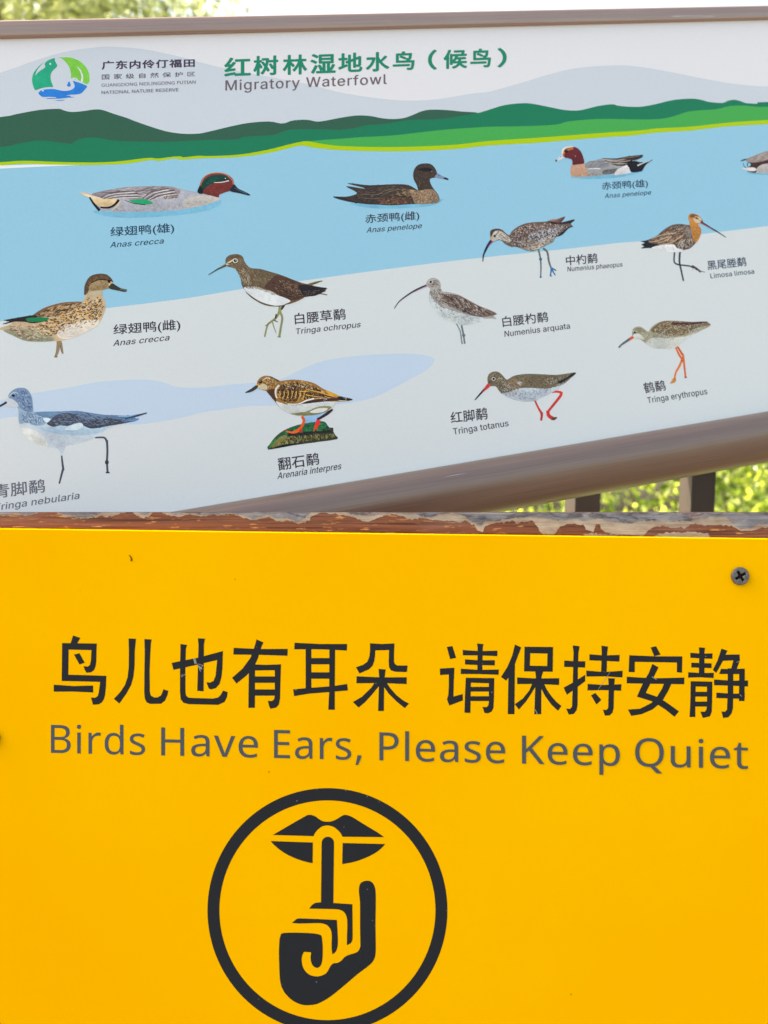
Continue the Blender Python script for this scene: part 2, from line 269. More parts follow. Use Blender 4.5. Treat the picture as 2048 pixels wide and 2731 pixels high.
# Latin letter outlines: advance width, then closed outlines, in thousandths of an em
FONTS = {'grotesk': {'A': [480, ['16 0 201 509 276 509 463 0 395 0 287 302 264 372 232 478 245 478 213 371 191 302 85 0', '110 142 110 199 370 199 370 142']], 'L': [393, ['60 0 60 509 125 509 125 57 361 57 361 0']], 'M': [628, ['60 0 60 509 152 509 277 187 287 159 299 123 311 84 322 49 307 49 318 83 330 121 342 158 352 187 476 509 568 509 568 0 504 0 504 291 504 327 505 369 506 413 507 457 513 457 498 409 482 363 467 322 456 291 342 0 286 0 170 291 159 321 145 361 129 408 112 457 119 457 120 416 121 372 122 328 122 291 122 0']], 'N': [523, ['60 0 60 509 136 509 343 183 363 151 388 107 414 55 405 54 401 108 399 157 399 195 399 509 463 509 463 0 387 0 202 290 177 331 148 381 108 452 119 454 122 384 124 328 125 291 125 0']], 'T': [449, ['32 452 32 509 417 509 417 452 257 452 257 0 193 0 193 452']], 'W': [686, ['155 0 16 509 82 509 163 196 175 145 187 94 197 40 189 40 200 94 211 145 224 196 306 509 380 509 462 196 474 145 486 94 497 40 488 40 499 94 510 145 523 196 603 509 670 509 530 0 455 0 368 323 351 391 336 475 350 475 335 395 318 323 230 0']], 'a': [389, ['160 -9 142 -8 126 -5 110 -1 94 5 80 12 68 22 57 32 48 45 40 58 35 73 31 90 30 108 31 123 34 138 38 150 43 161 50 171 58 179 67 187 78 193 89 199 100 203 112 207 125 211 178 220 234 227 244 228 252 230 259 232 265 235 270 238 273 243 275 248 276 255 276 257 275 268 273 279 271 288 267 297 262 304 256 311 248 317 240 322 230 326 220 329 208 330 196 331 183 330 171 329 159 326 149 322 140 318 132 313 124 307 118 301 112 294 107 288 103 281 100 274 41 291 48 308 57 322 67 335 79 346 91 355 104 364 118 370 133 375 148 379 163 382 179 384 194 384 239 379 251 376 263 372 275 367 286 360 296 353 306 343 315 333 322 320 329 306 333 290 336 272 337 251 337 0 277 0 277 52 272 52 252 25 244 18 236 12 226 6 215 1 203 -3 190 -6 176 -8', '170 45 187 46 202 49 216 53 228 59 239 66 248 74 257 83 263 93 269 104 272 115 275 126 276 138 276 190 259 182 231 176 200 171 175 168 134 159 125 155 117 150 110 145 103 139 98 132 95 124 93 115 92 105 92 95 94 87 98 79 102 72 107 66 114 61 121 56 130 52 139 49 149 47 159 46']], 'b': [424, ['229 -8 213 -7 198 -5 184 -1 172 4 162 10 153 17 145 24 138 31 118 59 112 59 112 0 53 0 53 509 114 509 114 319 118 319 137 346 144 353 152 360 161 367 171 373 183 378 197 381 212 384 229 384 252 383 274 378 294 371 313 361 330 347 345 332 359 313 370 293 379 270 385 245 389 218 390 189 389 160 385 133 379 108 370 84 359 64 346 45 330 29 313 16 294 5 274 -2 252 -7', '220 47 237 48 253 51 267 57 279 66 291 76 301 88 309 101 316 117 321 133 325 151 327 170 328 189 327 209 325 227 321 245 316 261 309 276 301 290 291 301 280 311 267 319 253 325 237 329 220 330 203 329 188 325 174 320 161 312 150 302 140 291 132 278 125 263 120 247 116 229 113 210 113 189 113 169 116 150 120 132 125 115 132 100 140 86 150 75 162 65 174 57 188 51 204 48']], 'c': [396, ['207 -8 182 -7 159 -2 137 6 117 16 98 30 82 46 68 64 56 85 46 108 40 133 36 159 34 187 36 216 40 243 46 268 56 291 68 312 82 330 98 346 117 360 137 371 159 378 182 383 207 384 221 384 234 383 247 380 260 377 272 373 284 368 295 362 305 356 315 349 324 341 332 332 340 322 347 312 353 301 358 289 362 277 303 262 290 289 270 311 242 325 207 330 189 329 173 325 158 319 145 310 134 300 124 287 115 274 108 258 103 242 99 224 97 206 96 187 97 169 99 151 103 134 108 117 115 102 124 89 134 76 145 66 158 57 173 51 189 48 207 46 243 52 271 66 292 89 304 117 363 102 359 90 354 78 348 67 341 56 334 46 325 37 316 29 306 21 296 15 285 9 273 4 261 -1 248 -4 235 -6 221 -8']], 'e': [404, ['212 -8 185 -7 161 -2 138 6 117 16 98 30 82 46 68 64 56 85 46 108 40 132 35 159 34 187 35 215 39 242 46 267 55 290 67 311 81 329 97 346 115 359 135 370 157 378 180 383 205 384 221 384 236 382 251 379 266 374 280 368 294 361 307 351 319 341 331 329 341 315 350 299 357 282 363 263 368 242 370 219 371 194 371 169 75 169 75 221 338 221 310 202 309 220 307 237 303 254 298 269 291 282 283 294 273 305 263 314 250 321 237 326 222 329 205 330 189 329 173 326 159 321 146 313 135 304 125 294 116 282 109 270 103 256 99 241 97 226 96 211 96 178 97 157 100 139 104 122 110 106 118 92 128 80 139 70 151 61 165 55 179 50 195 47 212 46 224 47 234 48 244 50 254 53 263 56 271 61 278 66 285 73 292 80 297 88 302 96 306 105 365 91 360 77 353 63 345 51 335 39 324 29 311 19 298 11 283 4 266 -1 249 -5 231 -7']], 'f': [254, ['228 379 228 327 6 327 6 379', '81 0 81 432 82 447 84 461 89 474 96 486 104 496 113 505 124 513 135 519 148 524 161 527 174 529 187 530 222 527 243 521 227 468 215 472 195 474 182 473 171 470 162 466 154 460 149 452 145 443 142 431 142 419 142 0']], 'g': [425, ['207 -151 187 -150 168 -148 150 -144 134 -140 119 -134 105 -127 93 -119 82 -110 73 -101 64 -91 57 -80 51 -69 101 -41 122 -66 128 -72 136 -78 145 -83 154 -88 165 -92 178 -95 192 -97 207 -97 229 -96 249 -92 267 -85 282 -75 295 -62 304 -47 310 -28 311 -6 311 68 306 68 287 41 280 34 272 28 263 21 252 16 241 11 227 8 212 5 195 5 173 6 152 10 132 17 113 27 95 39 80 53 67 71 55 90 46 112 39 136 35 163 34 191 35 220 39 246 46 271 55 293 66 314 80 332 95 347 112 361 131 371 152 378 173 383 196 384 213 384 228 382 242 378 253 373 264 367 273 360 281 353 288 346 308 319 313 319 313 379 372 379 372 -9 371 -32 367 -54 360 -73 350 -90 338 -104 324 -117 308 -127 291 -136 271 -142 251 -147 229 -150', '205 59 222 60 237 63 251 68 264 75 275 84 285 95 293 107 300 121 305 137 309 154 312 172 312 193 312 212 309 231 305 248 300 264 293 278 285 291 275 303 264 312 251 320 237 325 222 329 205 330 188 329 172 325 158 320 145 312 134 302 124 290 115 277 109 262 103 246 99 229 97 212 96 193 97 173 99 155 103 138 109 123 116 108 124 96 134 85 145 76 158 68 172 63 188 60']], 'h': [410, ['114 227 114 0 53 0 53 509 114 509 114 287 102 287 112 312 124 332 137 349 152 362 169 372 187 379 207 383 227 384 246 383 264 380 280 376 295 369 309 360 321 349 332 336 341 321 348 304 353 285 356 264 357 240 357 0 296 0 296 235 295 256 290 275 283 291 273 304 260 315 246 323 229 328 210 329 197 328 184 326 172 322 161 317 150 311 141 303 133 293 126 283 121 271 117 257 114 243']], 'i': [167, ['53 0 53 379 114 379 114 0', '84 443 75 444 67 446 60 449 54 455 48 461 44 468 42 475 41 483 42 491 44 499 48 506 54 512 60 517 67 521 75 523 84 524 92 523 100 521 107 517 114 512 119 506 123 499 126 491 126 483 126 475 123 468 119 461 114 455 107 449 100 446 92 444']], 'l': [189, ['139 -2 119 -1 101 3 86 10 74 20 65 33 58 47 54 65 53 84 53 509 114 509 114 99 114 87 115 77 117 68 120 62 124 58 130 54 137 53 146 52 160 53 170 54 181 3 162 -1']], 'm': [610, ['53 0 53 379 112 379 112 295 108 295 112 310 118 323 125 335 132 346 141 355 151 363 161 370 172 376 183 380 195 384 207 386 219 386 239 385 257 380 273 372 287 361 299 347 309 331 316 314 321 295 312 295 317 308 322 321 329 332 337 343 347 353 357 361 368 369 381 375 394 380 407 383 422 385 437 386 453 385 468 383 483 378 497 372 510 364 522 354 532 342 541 328 548 313 553 296 556 276 557 255 557 0 496 0 496 254 494 273 490 289 483 302 473 313 460 321 447 326 433 329 419 330 406 330 395 328 384 324 374 320 365 314 358 307 351 299 345 290 341 280 338 270 336 259 335 247 335 0 274 0 274 260 273 275 269 288 262 301 253 311 242 320 229 326 215 329 199 330 188 330 178 328 168 325 158 320 148 314 140 307 132 299 126 289 121 278 117 266 114 253 114 238 114 0']], 'n': [410, ['114 227 114 0 53 0 53 379 112 379 112 287 102 287 112 312 124 332 137 349 152 362 169 372 187 379 207 383 227 384 246 383 264 380 280 376 295 369 309 360 321 349 332 336 341 321 348 304 353 285 356 264 357 240 357 0 296 0 296 235 295 256 290 275 283 291 273 304 260 315 246 323 229 328 210 329 197 328 184 326 172 322 161 317 150 311 141 303 133 293 126 283 121 271 117 257 114 243']], 'o': [415, ['207 -8 182 -7 159 -2 137 6 117 16 98 30 82 46 68 64 56 85 46 108 40 133 36 159 34 187 36 216 40 243 46 268 56 291 68 312 82 330 98 346 117 360 137 371 159 378 182 383 207 384 233 383 256 378 278 371 299 360 317 346 333 330 347 312 359 291 369 268 376 243 380 216 381 187 380 159 376 133 369 108 359 85 347 64 333 46 317 30 299 16 278 6 256 -2 233 -7', '207 46 226 48 242 51 257 57 270 66 282 76 292 89 300 102 307 117 312 134 316 151 318 169 319 187 318 206 316 224 312 242 307 258 300 274 292 287 282 300 270 310 257 319 242 325 226 329 207 330 189 329 173 325 158 319 145 310 134 300 124 287 115 274 108 258 103 242 99 224 97 206 96 187 97 169 99 151 103 134 108 117 115 102 124 89 134 76 145 66 158 57 173 51 189 48']], 'p': [424, ['53 -143 53 379 112 379 112 319 118 319 137 346 144 353 152 360 161 367 171 373 183 378 197 381 212 384 229 384 252 383 274 378 294 371 313 361 330 347 345 332 359 313 370 293 379 270 385 245 389 218 390 189 389 160 385 133 379 108 370 84 359 64 346 45 330 29 313 16 294 5 274 -2 252 -7 229 -8 213 -7 198 -5 184 -1 173 4 162 10 153 17 145 24 138 31 118 59 114 59 114 -143', '220 47 237 48 253 51 267 57 279 66 291 76 301 88 309 101 316 117 321 133 325 151 327 170 328 189 327 209 325 227 321 245 316 261 309 276 301 290 291 301 280 311 267 319 253 325 237 329 220 330 203 329 188 325 174 320 161 312 150 302 140 291 132 278 125 263 120 247 116 229 113 210 113 189 113 169 116 150 120 132 125 115 132 100 140 86 150 75 162 65 174 57 188 51 204 48']], 'q': [424, ['372 -143 311 -143 311 59 306 59 287 31 280 24 272 17 263 10 252 4 241 -1 227 -5 212 -7 195 -8 172 -7 151 -2 130 5 111 16 94 29 79 45 66 64 55 84 46 108 39 133 35 160 34 189 35 218 39 245 46 270 55 293 66 313 79 332 95 347 112 361 131 371 151 378 173 383 196 384 213 384 228 381 241 378 253 373 263 367 272 360 280 353 287 346 307 319 313 319 313 379 372 379', '205 47 221 48 236 51 250 57 263 65 274 75 284 86 293 100 299 115 305 132 309 150 311 169 312 189 311 210 309 229 305 247 300 263 293 278 284 291 275 302 263 312 251 320 237 325 221 329 205 330 187 329 172 325 157 319 145 311 133 301 124 290 115 276 108 261 103 245 99 227 97 209 96 189 97 170 99 151 103 133 109 117 115 101 124 88 134 76 145 66 158 57 172 51 188 48']], 'r': [259, ['53 0 53 379 112 379 112 321 115 321 122 335 130 347 140 358 152 367 166 375 181 380 196 384 213 385 229 384 243 384 243 322 230 324 207 326 194 325 182 323 170 319 159 315 149 309 140 301 132 293 126 284 121 273 117 262 114 250 114 237 114 0']], 's': [365, ['182 -8 163 -7 145 -5 128 -2 112 3 98 10 84 18 72 27 62 38 53 50 45 63 40 78 36 94 94 107 99 92 105 79 114 69 124 60 136 54 150 49 165 46 181 45 200 46 217 50 232 55 244 62 255 71 262 81 267 91 268 103 267 112 265 121 260 129 254 136 246 142 237 147 225 151 212 155 149 170 125 177 104 186 87 196 72 208 61 222 53 237 48 255 47 274 48 290 51 305 57 319 65 332 75 343 87 354 100 363 115 370 131 377 149 381 167 384 187 384 206 384 223 381 239 378 254 372 267 366 279 358 290 349 299 339 307 328 314 316 319 303 324 290 268 277 264 288 258 298 251 307 243 316 232 323 219 328 205 331 187 333 171 332 156 329 143 324 131 317 121 308 114 299 110 289 109 277 110 267 112 258 117 250 124 243 133 237 144 232 157 227 172 223 229 209 254 202 275 194 292 183 306 171 317 158 325 142 330 125 331 107 330 90 326 75 321 61 312 47 302 35 290 24 276 15 260 6 242 0 223 -5 203 -7']], 't': [227, ['204 379 204 327 6 327 6 379', '65 471 126 471 126 98 127 86 128 76 132 68 136 61 142 56 150 53 159 51 170 50 185 51 202 54 213 2 192 -3 168 -4 145 -3 125 2 107 10 92 21 80 35 72 52 67 71 65 93']], 'u': [410, ['182 -5 164 -4 146 -1 130 4 115 11 101 20 89 31 78 44 69 59 62 76 57 95 54 116 53 139 53 379 114 379 114 144 115 123 119 105 127 89 137 75 150 64 164 56 181 52 200 50 213 51 226 53 238 57 249 62 259 69 268 77 276 86 283 97 289 109 293 122 295 137 296 153 296 379 357 379 357 0 298 0 298 92 307 92 297 67 286 47 272 30 257 17 240 7 222 0 203 -4']], 'w': [567, ['138 0 23 379 87 379 133 214 154 137 175 41 165 41 186 135 206 214 252 379 316 379 362 214 382 136 402 41 391 41 413 135 434 214 480 379 545 379 429 0 368 0 319 172 305 225 291 280 277 338 291 338 277 280 263 225 248 172 199 0']], 'y': [389, ['47 -139 61 -86 71 -87 80 -89 88 -90 96 -90 104 -89 111 -87 118 -84 124 -80 130 -74 136 -67 141 -58 146 -48 151 -36 163 -1 17 379 84 379 165 155 187 87 206 21 184 21 202 87 224 155 305 379 371 379 204 -58 198 -72 191 -85 184 -97 177 -107 168 -116 159 -124 150 -130 139 -136 128 -140 117 -143 104 -145 91 -145 65 -143']], ' ': [188, []]}, 'humanist': {',': [215, ['154 84 136 23 111 -42 85 -103 33 -103 49 -38 63 31 73 93 148 93']], 'A': [512, ['437 0 368 177 141 177 73 0 0 0 224 575 289 575 512 0', '282 415 274 438 263 473 255 500 247 468 238 438 230 415 165 241 346 241']], 'B': [521, ['241 573 292 571 336 565 373 555 404 541 428 522 445 497 455 467 459 431 458 414 456 399 452 384 446 371 439 358 431 347 421 337 409 328 396 320 382 313 367 308 350 304 350 300 367 297 384 292 400 286 415 279 429 271 441 261 452 249 461 236 468 221 474 203 477 184 478 163 476 138 472 115 464 93 454 74 441 57 425 42 406 29 385 19 362 11 337 5 309 1 279 0 78 0 78 573', '256 329 290 330 318 335 340 342 357 352 369 366 377 382 382 401 384 423 382 445 376 463 365 478 351 490 332 499 308 506 279 510 245 511 150 511 150 329', '150 269 150 61 265 61 301 63 330 68 354 78 371 91 384 107 394 125 399 145 401 168 400 183 398 197 394 210 388 221 380 232 370 241 358 249 344 256 327 262 307 266 285 268 260 269']], 'D': [585, ['536 292 534 246 528 203 516 165 501 131 481 100 457 74 430 51 399 33 364 18 325 8 283 2 237 0 78 0 78 573 254 573 296 571 335 565 371 555 404 540 434 523 460 501 483 475 502 446 517 413 528 377 534 336', '460 289 459 326 454 359 446 388 435 415 421 437 404 457 384 474 361 487 336 498 308 505 277 509 244 511 150 511 150 62 228 62 282 65 329 76 369 94 402 119 428 151 446 190 457 236']], 'E': [446, ['398 0 78 0 78 573 398 573 398 509 150 509 150 330 383 330 383 268 150 268 150 63 398 63']], 'F': [416, ['150 0 78 0 78 573 398 573 398 509 150 509 150 306 383 306 383 243 150 243']], 'G': [584, ['326 302 524 302 524 22 501 15 478 8 454 3 431 -1 406 -4 380 -6 352 -8 323 -8 280 -6 241 1 205 12 173 28 145 47 120 71 98 98 81 130 67 164 57 202 51 243 49 286 51 330 58 370 69 407 84 442 104 473 127 500 154 524 186 544 220 560 259 571 300 578 346 581 369 580 392 578 415 576 437 572 458 567 478 561 498 554 516 547 489 484 473 491 457 497 439 503 421 508 401 512 382 515 362 517 342 517 309 515 278 510 250 501 225 489 202 474 181 455 164 434 150 409 139 382 131 353 126 321 124 286 126 253 130 222 137 193 146 166 159 141 175 119 194 100 216 84 241 71 270 62 303 56 340 55 404 59 452 68 452 238 326 238']], 'H': [594, ['516 0 443 0 443 267 150 267 150 0 78 0 78 573 150 573 150 330 443 330 443 573 516 573']], 'I': [272, ['239 0 32 0 32 42 99 57 99 515 32 531 32 573 239 573 239 531 172 515 172 57 239 42']], 'K': [496, ['496 0 411 0 209 273 150 222 150 0 78 0 78 573 150 573 150 290 199 345 249 399 403 573 488 573 261 323']], 'L': [420, ['78 0 78 573 150 573 150 64 400 64 400 0']], 'N': [609, ['532 0 447 0 141 476 138 476 141 432 143 378 144 320 144 0 78 0 78 573 161 573 467 99 470 99 468 137 466 193 464 249 464 573 532 573']], 'O': [626, ['577 287 576 255 573 224 568 194 561 166 551 140 540 116 526 94 510 73 493 54 473 38 451 24 428 13 402 4 375 -3 345 -7 314 -8 281 -7 251 -3 222 4 196 13 173 25 151 39 131 55 114 73 98 94 85 116 74 141 65 167 58 195 53 224 50 255 49 288 51 331 56 370 65 408 78 442 94 473 114 500 138 524 166 545 197 561 232 572 271 579 314 581 356 579 393 572 428 561 459 545 486 525 510 501 530 473 547 442 560 408 570 370 576 330', '125 287 126 252 130 220 136 190 145 163 157 138 171 117 188 98 207 83 230 70 255 62 283 56 314 55 345 56 373 62 398 70 420 83 439 98 456 117 470 138 481 163 490 190 496 220 500 252 501 287 498 338 490 384 476 423 456 457 431 484 398 503 360 514 314 518 283 516 255 511 230 502 207 490 188 475 171 457 157 435 145 411 136 384 130 354 126 322']], 'P': [485, ['229 573 282 570 326 562 363 548 393 528 415 504 431 475 441 442 444 404 444 387 441 370 438 353 433 336 426 321 417 306 407 292 395 278 380 266 364 255 345 246 324 238 301 231 275 227 247 224 216 223 150 223 150 0 78 0 78 573', '223 511 150 511 150 285 208 285 234 285 258 288 279 291 298 296 315 303 330 311 342 322 352 334 360 347 365 363 369 381 370 401 367 427 361 449 350 468 334 484 314 495 289 504 258 509']], 'Q': [626, ['577 287 576 253 573 221 567 190 559 160 548 133 535 108 520 85 503 64 483 46 461 30 437 17 411 6 548 -136 444 -136 334 -7 324 -8 314 -8 281 -7 251 -3 222 4 196 13 173 25 151 39 131 55 114 73 98 94 85 116 74 141 65 167 58 195 53 224 50 255 49 288 51 331 56 370 65 408 78 442 94 473 114 500 138 524 166 545 197 561 232 572 271 579 314 581 356 579 393 572 428 561 459 545 486 525 510 501 530 473 547 442 560 408 570 370 576 330', '125 287 126 252 130 220 136 190 145 163 157 138 171 117 188 98 207 83 230 70 255 62 283 56 314 55 345 56 373 62 398 70 420 83 439 98 456 117 470 138 481 163 490 190 496 220 500 252 501 287 498 338 490 384 476 423 456 457 431 484 398 503 360 514 314 518 283 516 255 511 230 502 207 490 188 475 171 457 157 435 145 411 136 384 130 354 126 322']], 'R': [499, ['236 573 270 571 301 568 329 562 353 555 375 544 393 532 409 517 422 500 432 481 439 460 443 436 444 410 443 388 440 368 435 350 427 334 418 319 408 306 397 295 385 285 371 277 358 269 344 262 330 257 487 0 403 0 264 237 150 237 150 0 78 0 78 573', '232 510 150 510 150 298 236 298 268 299 296 304 319 313 338 325 352 341 362 359 368 381 370 407 369 424 366 440 361 455 355 467 346 477 336 486 324 494 310 500 293 504 275 507 254 509']], 'S': [440, ['403 153 401 128 396 106 389 85 378 66 364 49 348 35 328 22 307 11 283 3 257 -3 228 -7 198 -8 137 -5 83 4 41 19 41 88 56 82 73 76 92 70 113 65 134 60 156 57 179 55 201 55 222 55 240 57 257 61 273 66 286 72 298 79 308 88 316 98 322 109 327 120 329 133 330 147 330 160 327 173 324 184 318 194 311 204 302 213 291 221 277 230 261 238 242 247 220 255 196 265 131 294 118 302 106 311 95 320 85 330 76 340 69 351 63 363 57 375 53 389 50 403 49 418 48 435 50 457 54 477 61 496 71 513 84 528 99 542 116 553 136 563 157 571 180 576 205 579 231 581 254 580 276 578 297 576 318 572 337 567 355 562 372 555 389 549 366 487 302 508 284 512 266 515 248 517 229 517 212 517 196 515 182 511 169 507 158 501 148 494 140 486 133 478 128 468 124 457 122 446 121 434 122 420 124 407 128 396 133 386 140 376 149 367 160 359 172 351 187 343 204 335 224 327 246 318 270 309 293 299 313 289 332 279 348 268 362 255 374 242 385 228 392 212 398 194 401 175']], 'T': [446, ['259 0 187 0 187 509 8 509 8 573 437 573 437 509 259 509']], 'U': [586, ['513 202 512 173 507 146 500 120 489 95 476 72 459 52 439 35 416 20 389 8 360 -1 327 -6 290 -8 240 -4 196 7 159 25 128 50 104 82 86 118 76 158 72 204 72 573 144 573 144 201 147 168 154 139 165 114 182 93 203 76 228 64 259 57 294 55 319 56 342 59 361 65 379 73 394 84 407 96 418 110 427 126 433 143 438 161 441 181 442 202 442 573 513 573']], 'V': [481, ['481 573 277 0 204 0 0 573 75 573 204 205 220 160 231 119 241 80 250 119 262 161 277 207 405 573']], 'a': [450, ['231 437 268 435 299 428 326 418 347 403 364 383 376 358 383 328 385 293 385 0 334 0 320 61 317 61 307 50 298 40 288 30 279 22 268 15 258 9 246 3 234 -1 220 -4 206 -6 190 -8 172 -8 154 -7 136 -5 119 0 103 6 88 13 75 23 64 34 55 48 47 63 41 80 38 99 37 119 40 150 50 176 65 199 87 219 116 234 152 245 194 253 243 257 316 259 316 285 315 309 310 330 303 347 293 359 280 368 265 375 247 379 227 380 210 379 194 378 178 374 163 370 106 347 84 400 99 408 115 414 132 421 151 426 170 431 190 434 210 436', '252 208 215 205 184 200 159 192 141 182 127 170 118 155 112 138 110 119 111 102 115 87 122 75 132 66 144 58 157 53 172 50 188 49 215 51 238 56 260 66 279 79 295 96 306 117 313 142 315 172 315 210']], 'd': [493, ['221 -8 182 -5 148 6 118 23 92 48 71 79 56 117 47 162 44 214 47 266 56 311 71 350 93 381 119 406 149 424 183 434 221 438 238 437 253 436 267 433 280 429 292 425 303 420 314 413 323 407 332 399 340 391 348 383 354 374 359 374 356 405 354 438 354 609 425 609 425 0 368 0 358 58 354 58 348 49 340 40 332 32 323 24 314 17 303 11 292 6 279 1 266 -3 252 -6 237 -7', '232 51 263 53 290 60 311 71 328 88 340 109 348 135 354 165 355 200 355 213 354 251 349 284 340 313 329 336 313 355 291 369 264 377 231 379 204 376 181 368 162 354 146 334 133 309 124 281 119 249 117 213 119 176 124 144 133 116 146 93 162 74 181 61 205 53']], 'e': [452, ['234 438 261 436 286 432 308 424 329 414 348 401 364 385 378 367 390 346 399 323 406 299 410 272 411 244 411 201 117 201 120 167 127 137 139 111 154 90 174 74 197 62 224 55 254 52 274 53 293 54 310 56 327 60 392 82 392 20 376 13 359 8 343 3 327 -1 310 -4 292 -6 272 -8 251 -8 221 -6 194 -2 167 6 143 17 121 31 101 48 85 68 70 91 59 117 51 146 46 177 44 212 46 246 50 277 57 306 68 333 81 357 96 378 114 395 134 411 157 423 181 431 207 436', '233 380 209 378 188 372 170 362 154 348 140 330 130 309 123 285 119 257 338 257 337 275 335 292 331 307 326 322 320 334 312 346 303 356 292 364 280 371 266 376 251 379']], 'i': [207, ['139 430 139 0 68 0 68 430', '104 591 112 590 119 588 126 585 133 580 138 574 142 566 144 557 145 546 144 536 142 526 138 519 133 512 126 508 119 504 112 502 104 501 96 502 88 504 81 508 75 512 69 519 66 526 63 536 63 546 63 557 66 566 69 574 75 580 81 585 88 588 96 590']], 'l': [207, ['139 0 68 0 68 609 139 609']], 'p': [493, ['273 438 310 434 344 424 374 407 401 383 422 351 437 313 446 268 449 216 448 181 444 148 437 119 427 93 415 69 401 49 384 31 365 17 345 6 322 -2 298 -6 272 -8 256 -7 241 -6 227 -3 213 1 201 6 190 11 179 17 170 24 139 55 134 55 137 20 139 -16 139 -192 68 -192 68 430 126 430 136 371 139 371 145 380 153 389 161 397 170 405 179 412 189 419 201 424 213 429 226 433 240 436 256 437', '260 379 239 377 221 374 204 369 190 362 178 353 167 342 158 328 152 313 146 295 142 275 140 254 139 229 139 216 139 190 142 167 145 145 150 126 157 109 165 93 176 80 188 70 203 61 220 55 239 52 261 51 280 52 297 56 312 63 326 72 338 84 348 98 357 113 364 131 369 150 373 171 375 193 376 217 374 252 369 283 360 310 348 334 331 354 311 367 288 376']], 'r': [331, ['269 438 295 437 319 433 310 368 287 372 264 374 252 373 240 371 228 368 217 363 206 358 195 351 186 343 176 334 168 324 161 313 154 301 149 289 144 275 141 261 139 245 139 229 139 0 68 0 68 430 126 430 134 351 137 351 144 363 152 374 161 385 170 395 180 404 191 413 202 420 214 426 227 431 240 435 254 437']], 's': [384, ['348 119 347 99 343 80 336 64 327 49 316 36 302 24 286 14 268 6 248 0 226 -4 202 -7 176 -8 155 -8 135 -6 116 -4 99 -1 83 3 68 8 55 13 42 19 42 83 104 60 122 55 141 52 159 50 178 49 203 50 224 53 242 59 256 66 266 76 274 86 278 99 280 112 279 120 278 128 275 135 271 141 266 148 259 154 250 160 239 167 174 196 103 228 89 236 76 245 66 255 57 266 50 278 45 292 42 307 41 324 44 350 52 372 66 392 85 408 109 421 137 430 168 436 202 438 221 437 240 436 258 434 275 430 292 426 308 421 324 415 339 409 315 353 258 372 243 376 228 378 213 380 197 380 177 379 159 377 144 372 131 366 121 358 114 350 110 339 108 328 109 319 111 312 114 304 119 298 125 292 133 286 142 280 154 274 219 246 289 215 302 206 314 197 324 187 333 176 339 164 344 150 347 135']], 't': [289, ['212 50 245 53 272 59 272 5 240 -4 200 -8 183 -7 167 -5 152 -1 138 4 124 11 112 20 101 31 91 44 84 60 78 79 75 100 74 125 74 375 13 375 13 409 75 437 103 528 144 528 144 430 269 430 269 375 144 375 144 127 146 108 149 93 155 79 163 69 173 60 185 54 198 51']], 'u': [496, ['427 430 427 0 370 0 359 57 356 57 349 46 340 36 331 28 321 20 310 13 298 8 286 3 273 -1 260 -4 247 -6 234 -8 220 -8 195 -7 173 -4 152 1 134 8 117 18 103 29 91 43 81 59 73 78 68 99 64 122 63 148 63 430 135 430 135 153 136 129 141 108 148 91 158 76 171 65 188 57 207 52 230 51 253 52 273 55 291 61 306 69 319 79 330 91 338 105 345 121 350 140 354 160 356 182 357 206 357 430']], 'v': [407, ['163 0 0 430 75 430 167 176 180 137 193 96 201 63 204 63 214 96 227 138 241 176 332 430 407 430 244 0']], ' ': [209, []]}}

# ------------------------------------------------------------------ lettering
def latin_run(font, body, extra=0.0):
    """glyph outlines of a Latin line, in thousandths of an em; nested loops kept as holes"""
    x = 0; glyphs = []
    for ch in body:
        adv, loops = FONTS[font][ch]
        lps = []
        for t in loops:
            v = list(map(int, t.split())); lps.append([(x + v[i], v[i + 1]) for i in range(0, len(v), 2)])
        if lps: glyphs.append(lps)
        x += adv + extra
    return glyphs
def quad_map(q, u, v):
    BL, BR, TR, TL = q
    return tuple((1 - v) * ((1 - u) * BL[a] + u * BR[a]) + v * ((1 - u) * TL[a] + u * TR[a]) for a in (0, 1))
def latin_text(ink, font, body, quad, extra=0.0, bold=0.0):
    """quad = baseline start, baseline end, cap line over the end, cap line over the start (crop pixels)"""
    gl = latin_run(font, body, extra); cap = 509.0
    if font == 'humanist': cap = CAPH
    xs = [p[0] for g in gl for l in g for p in l]; x0, x1 = min(xs), max(xs)
    for g in gl:
        for bx, by in (((0, 0),) if not bold else ((-bold, -bold * .5), (bold, bold * .5), (0, 0))):
            ink.raw([cp(ink.crop, [quad_map(quad, (x + bx - x0) / (x1 - x0), (y + by) / cap) for x, y in l]) for l in g])
_tmp = {}
def cjk_mesh(body, space=1.0):
    """triangles of a line of Chinese characters from Blender's own built-in font"""
    key = (body, space)
    if key in _tmp: return _tmp[key]
    c = bpy.data.curves.new("glyphs", 'FONT'); c.body = body; c.size = 1; c.space_character = space; c.resolution_u = 4
    o = bpy.data.objects.new("glyphs", c); COL.objects.link(o)
    dg = bpy.context.evaluated_depsgraph_get(); me = bpy.data.meshes.new_from_object(o.evaluated_get(dg))
    V = [(v.co.x, v.co.y) for v in me.vertices]; F = [tuple(p.vertices) for p in me.polygons]
    bpy.data.objects.remove(o); bpy.data.curves.remove(c); bpy.data.meshes.remove(me)
    _tmp[key] = (V, F); return V, F
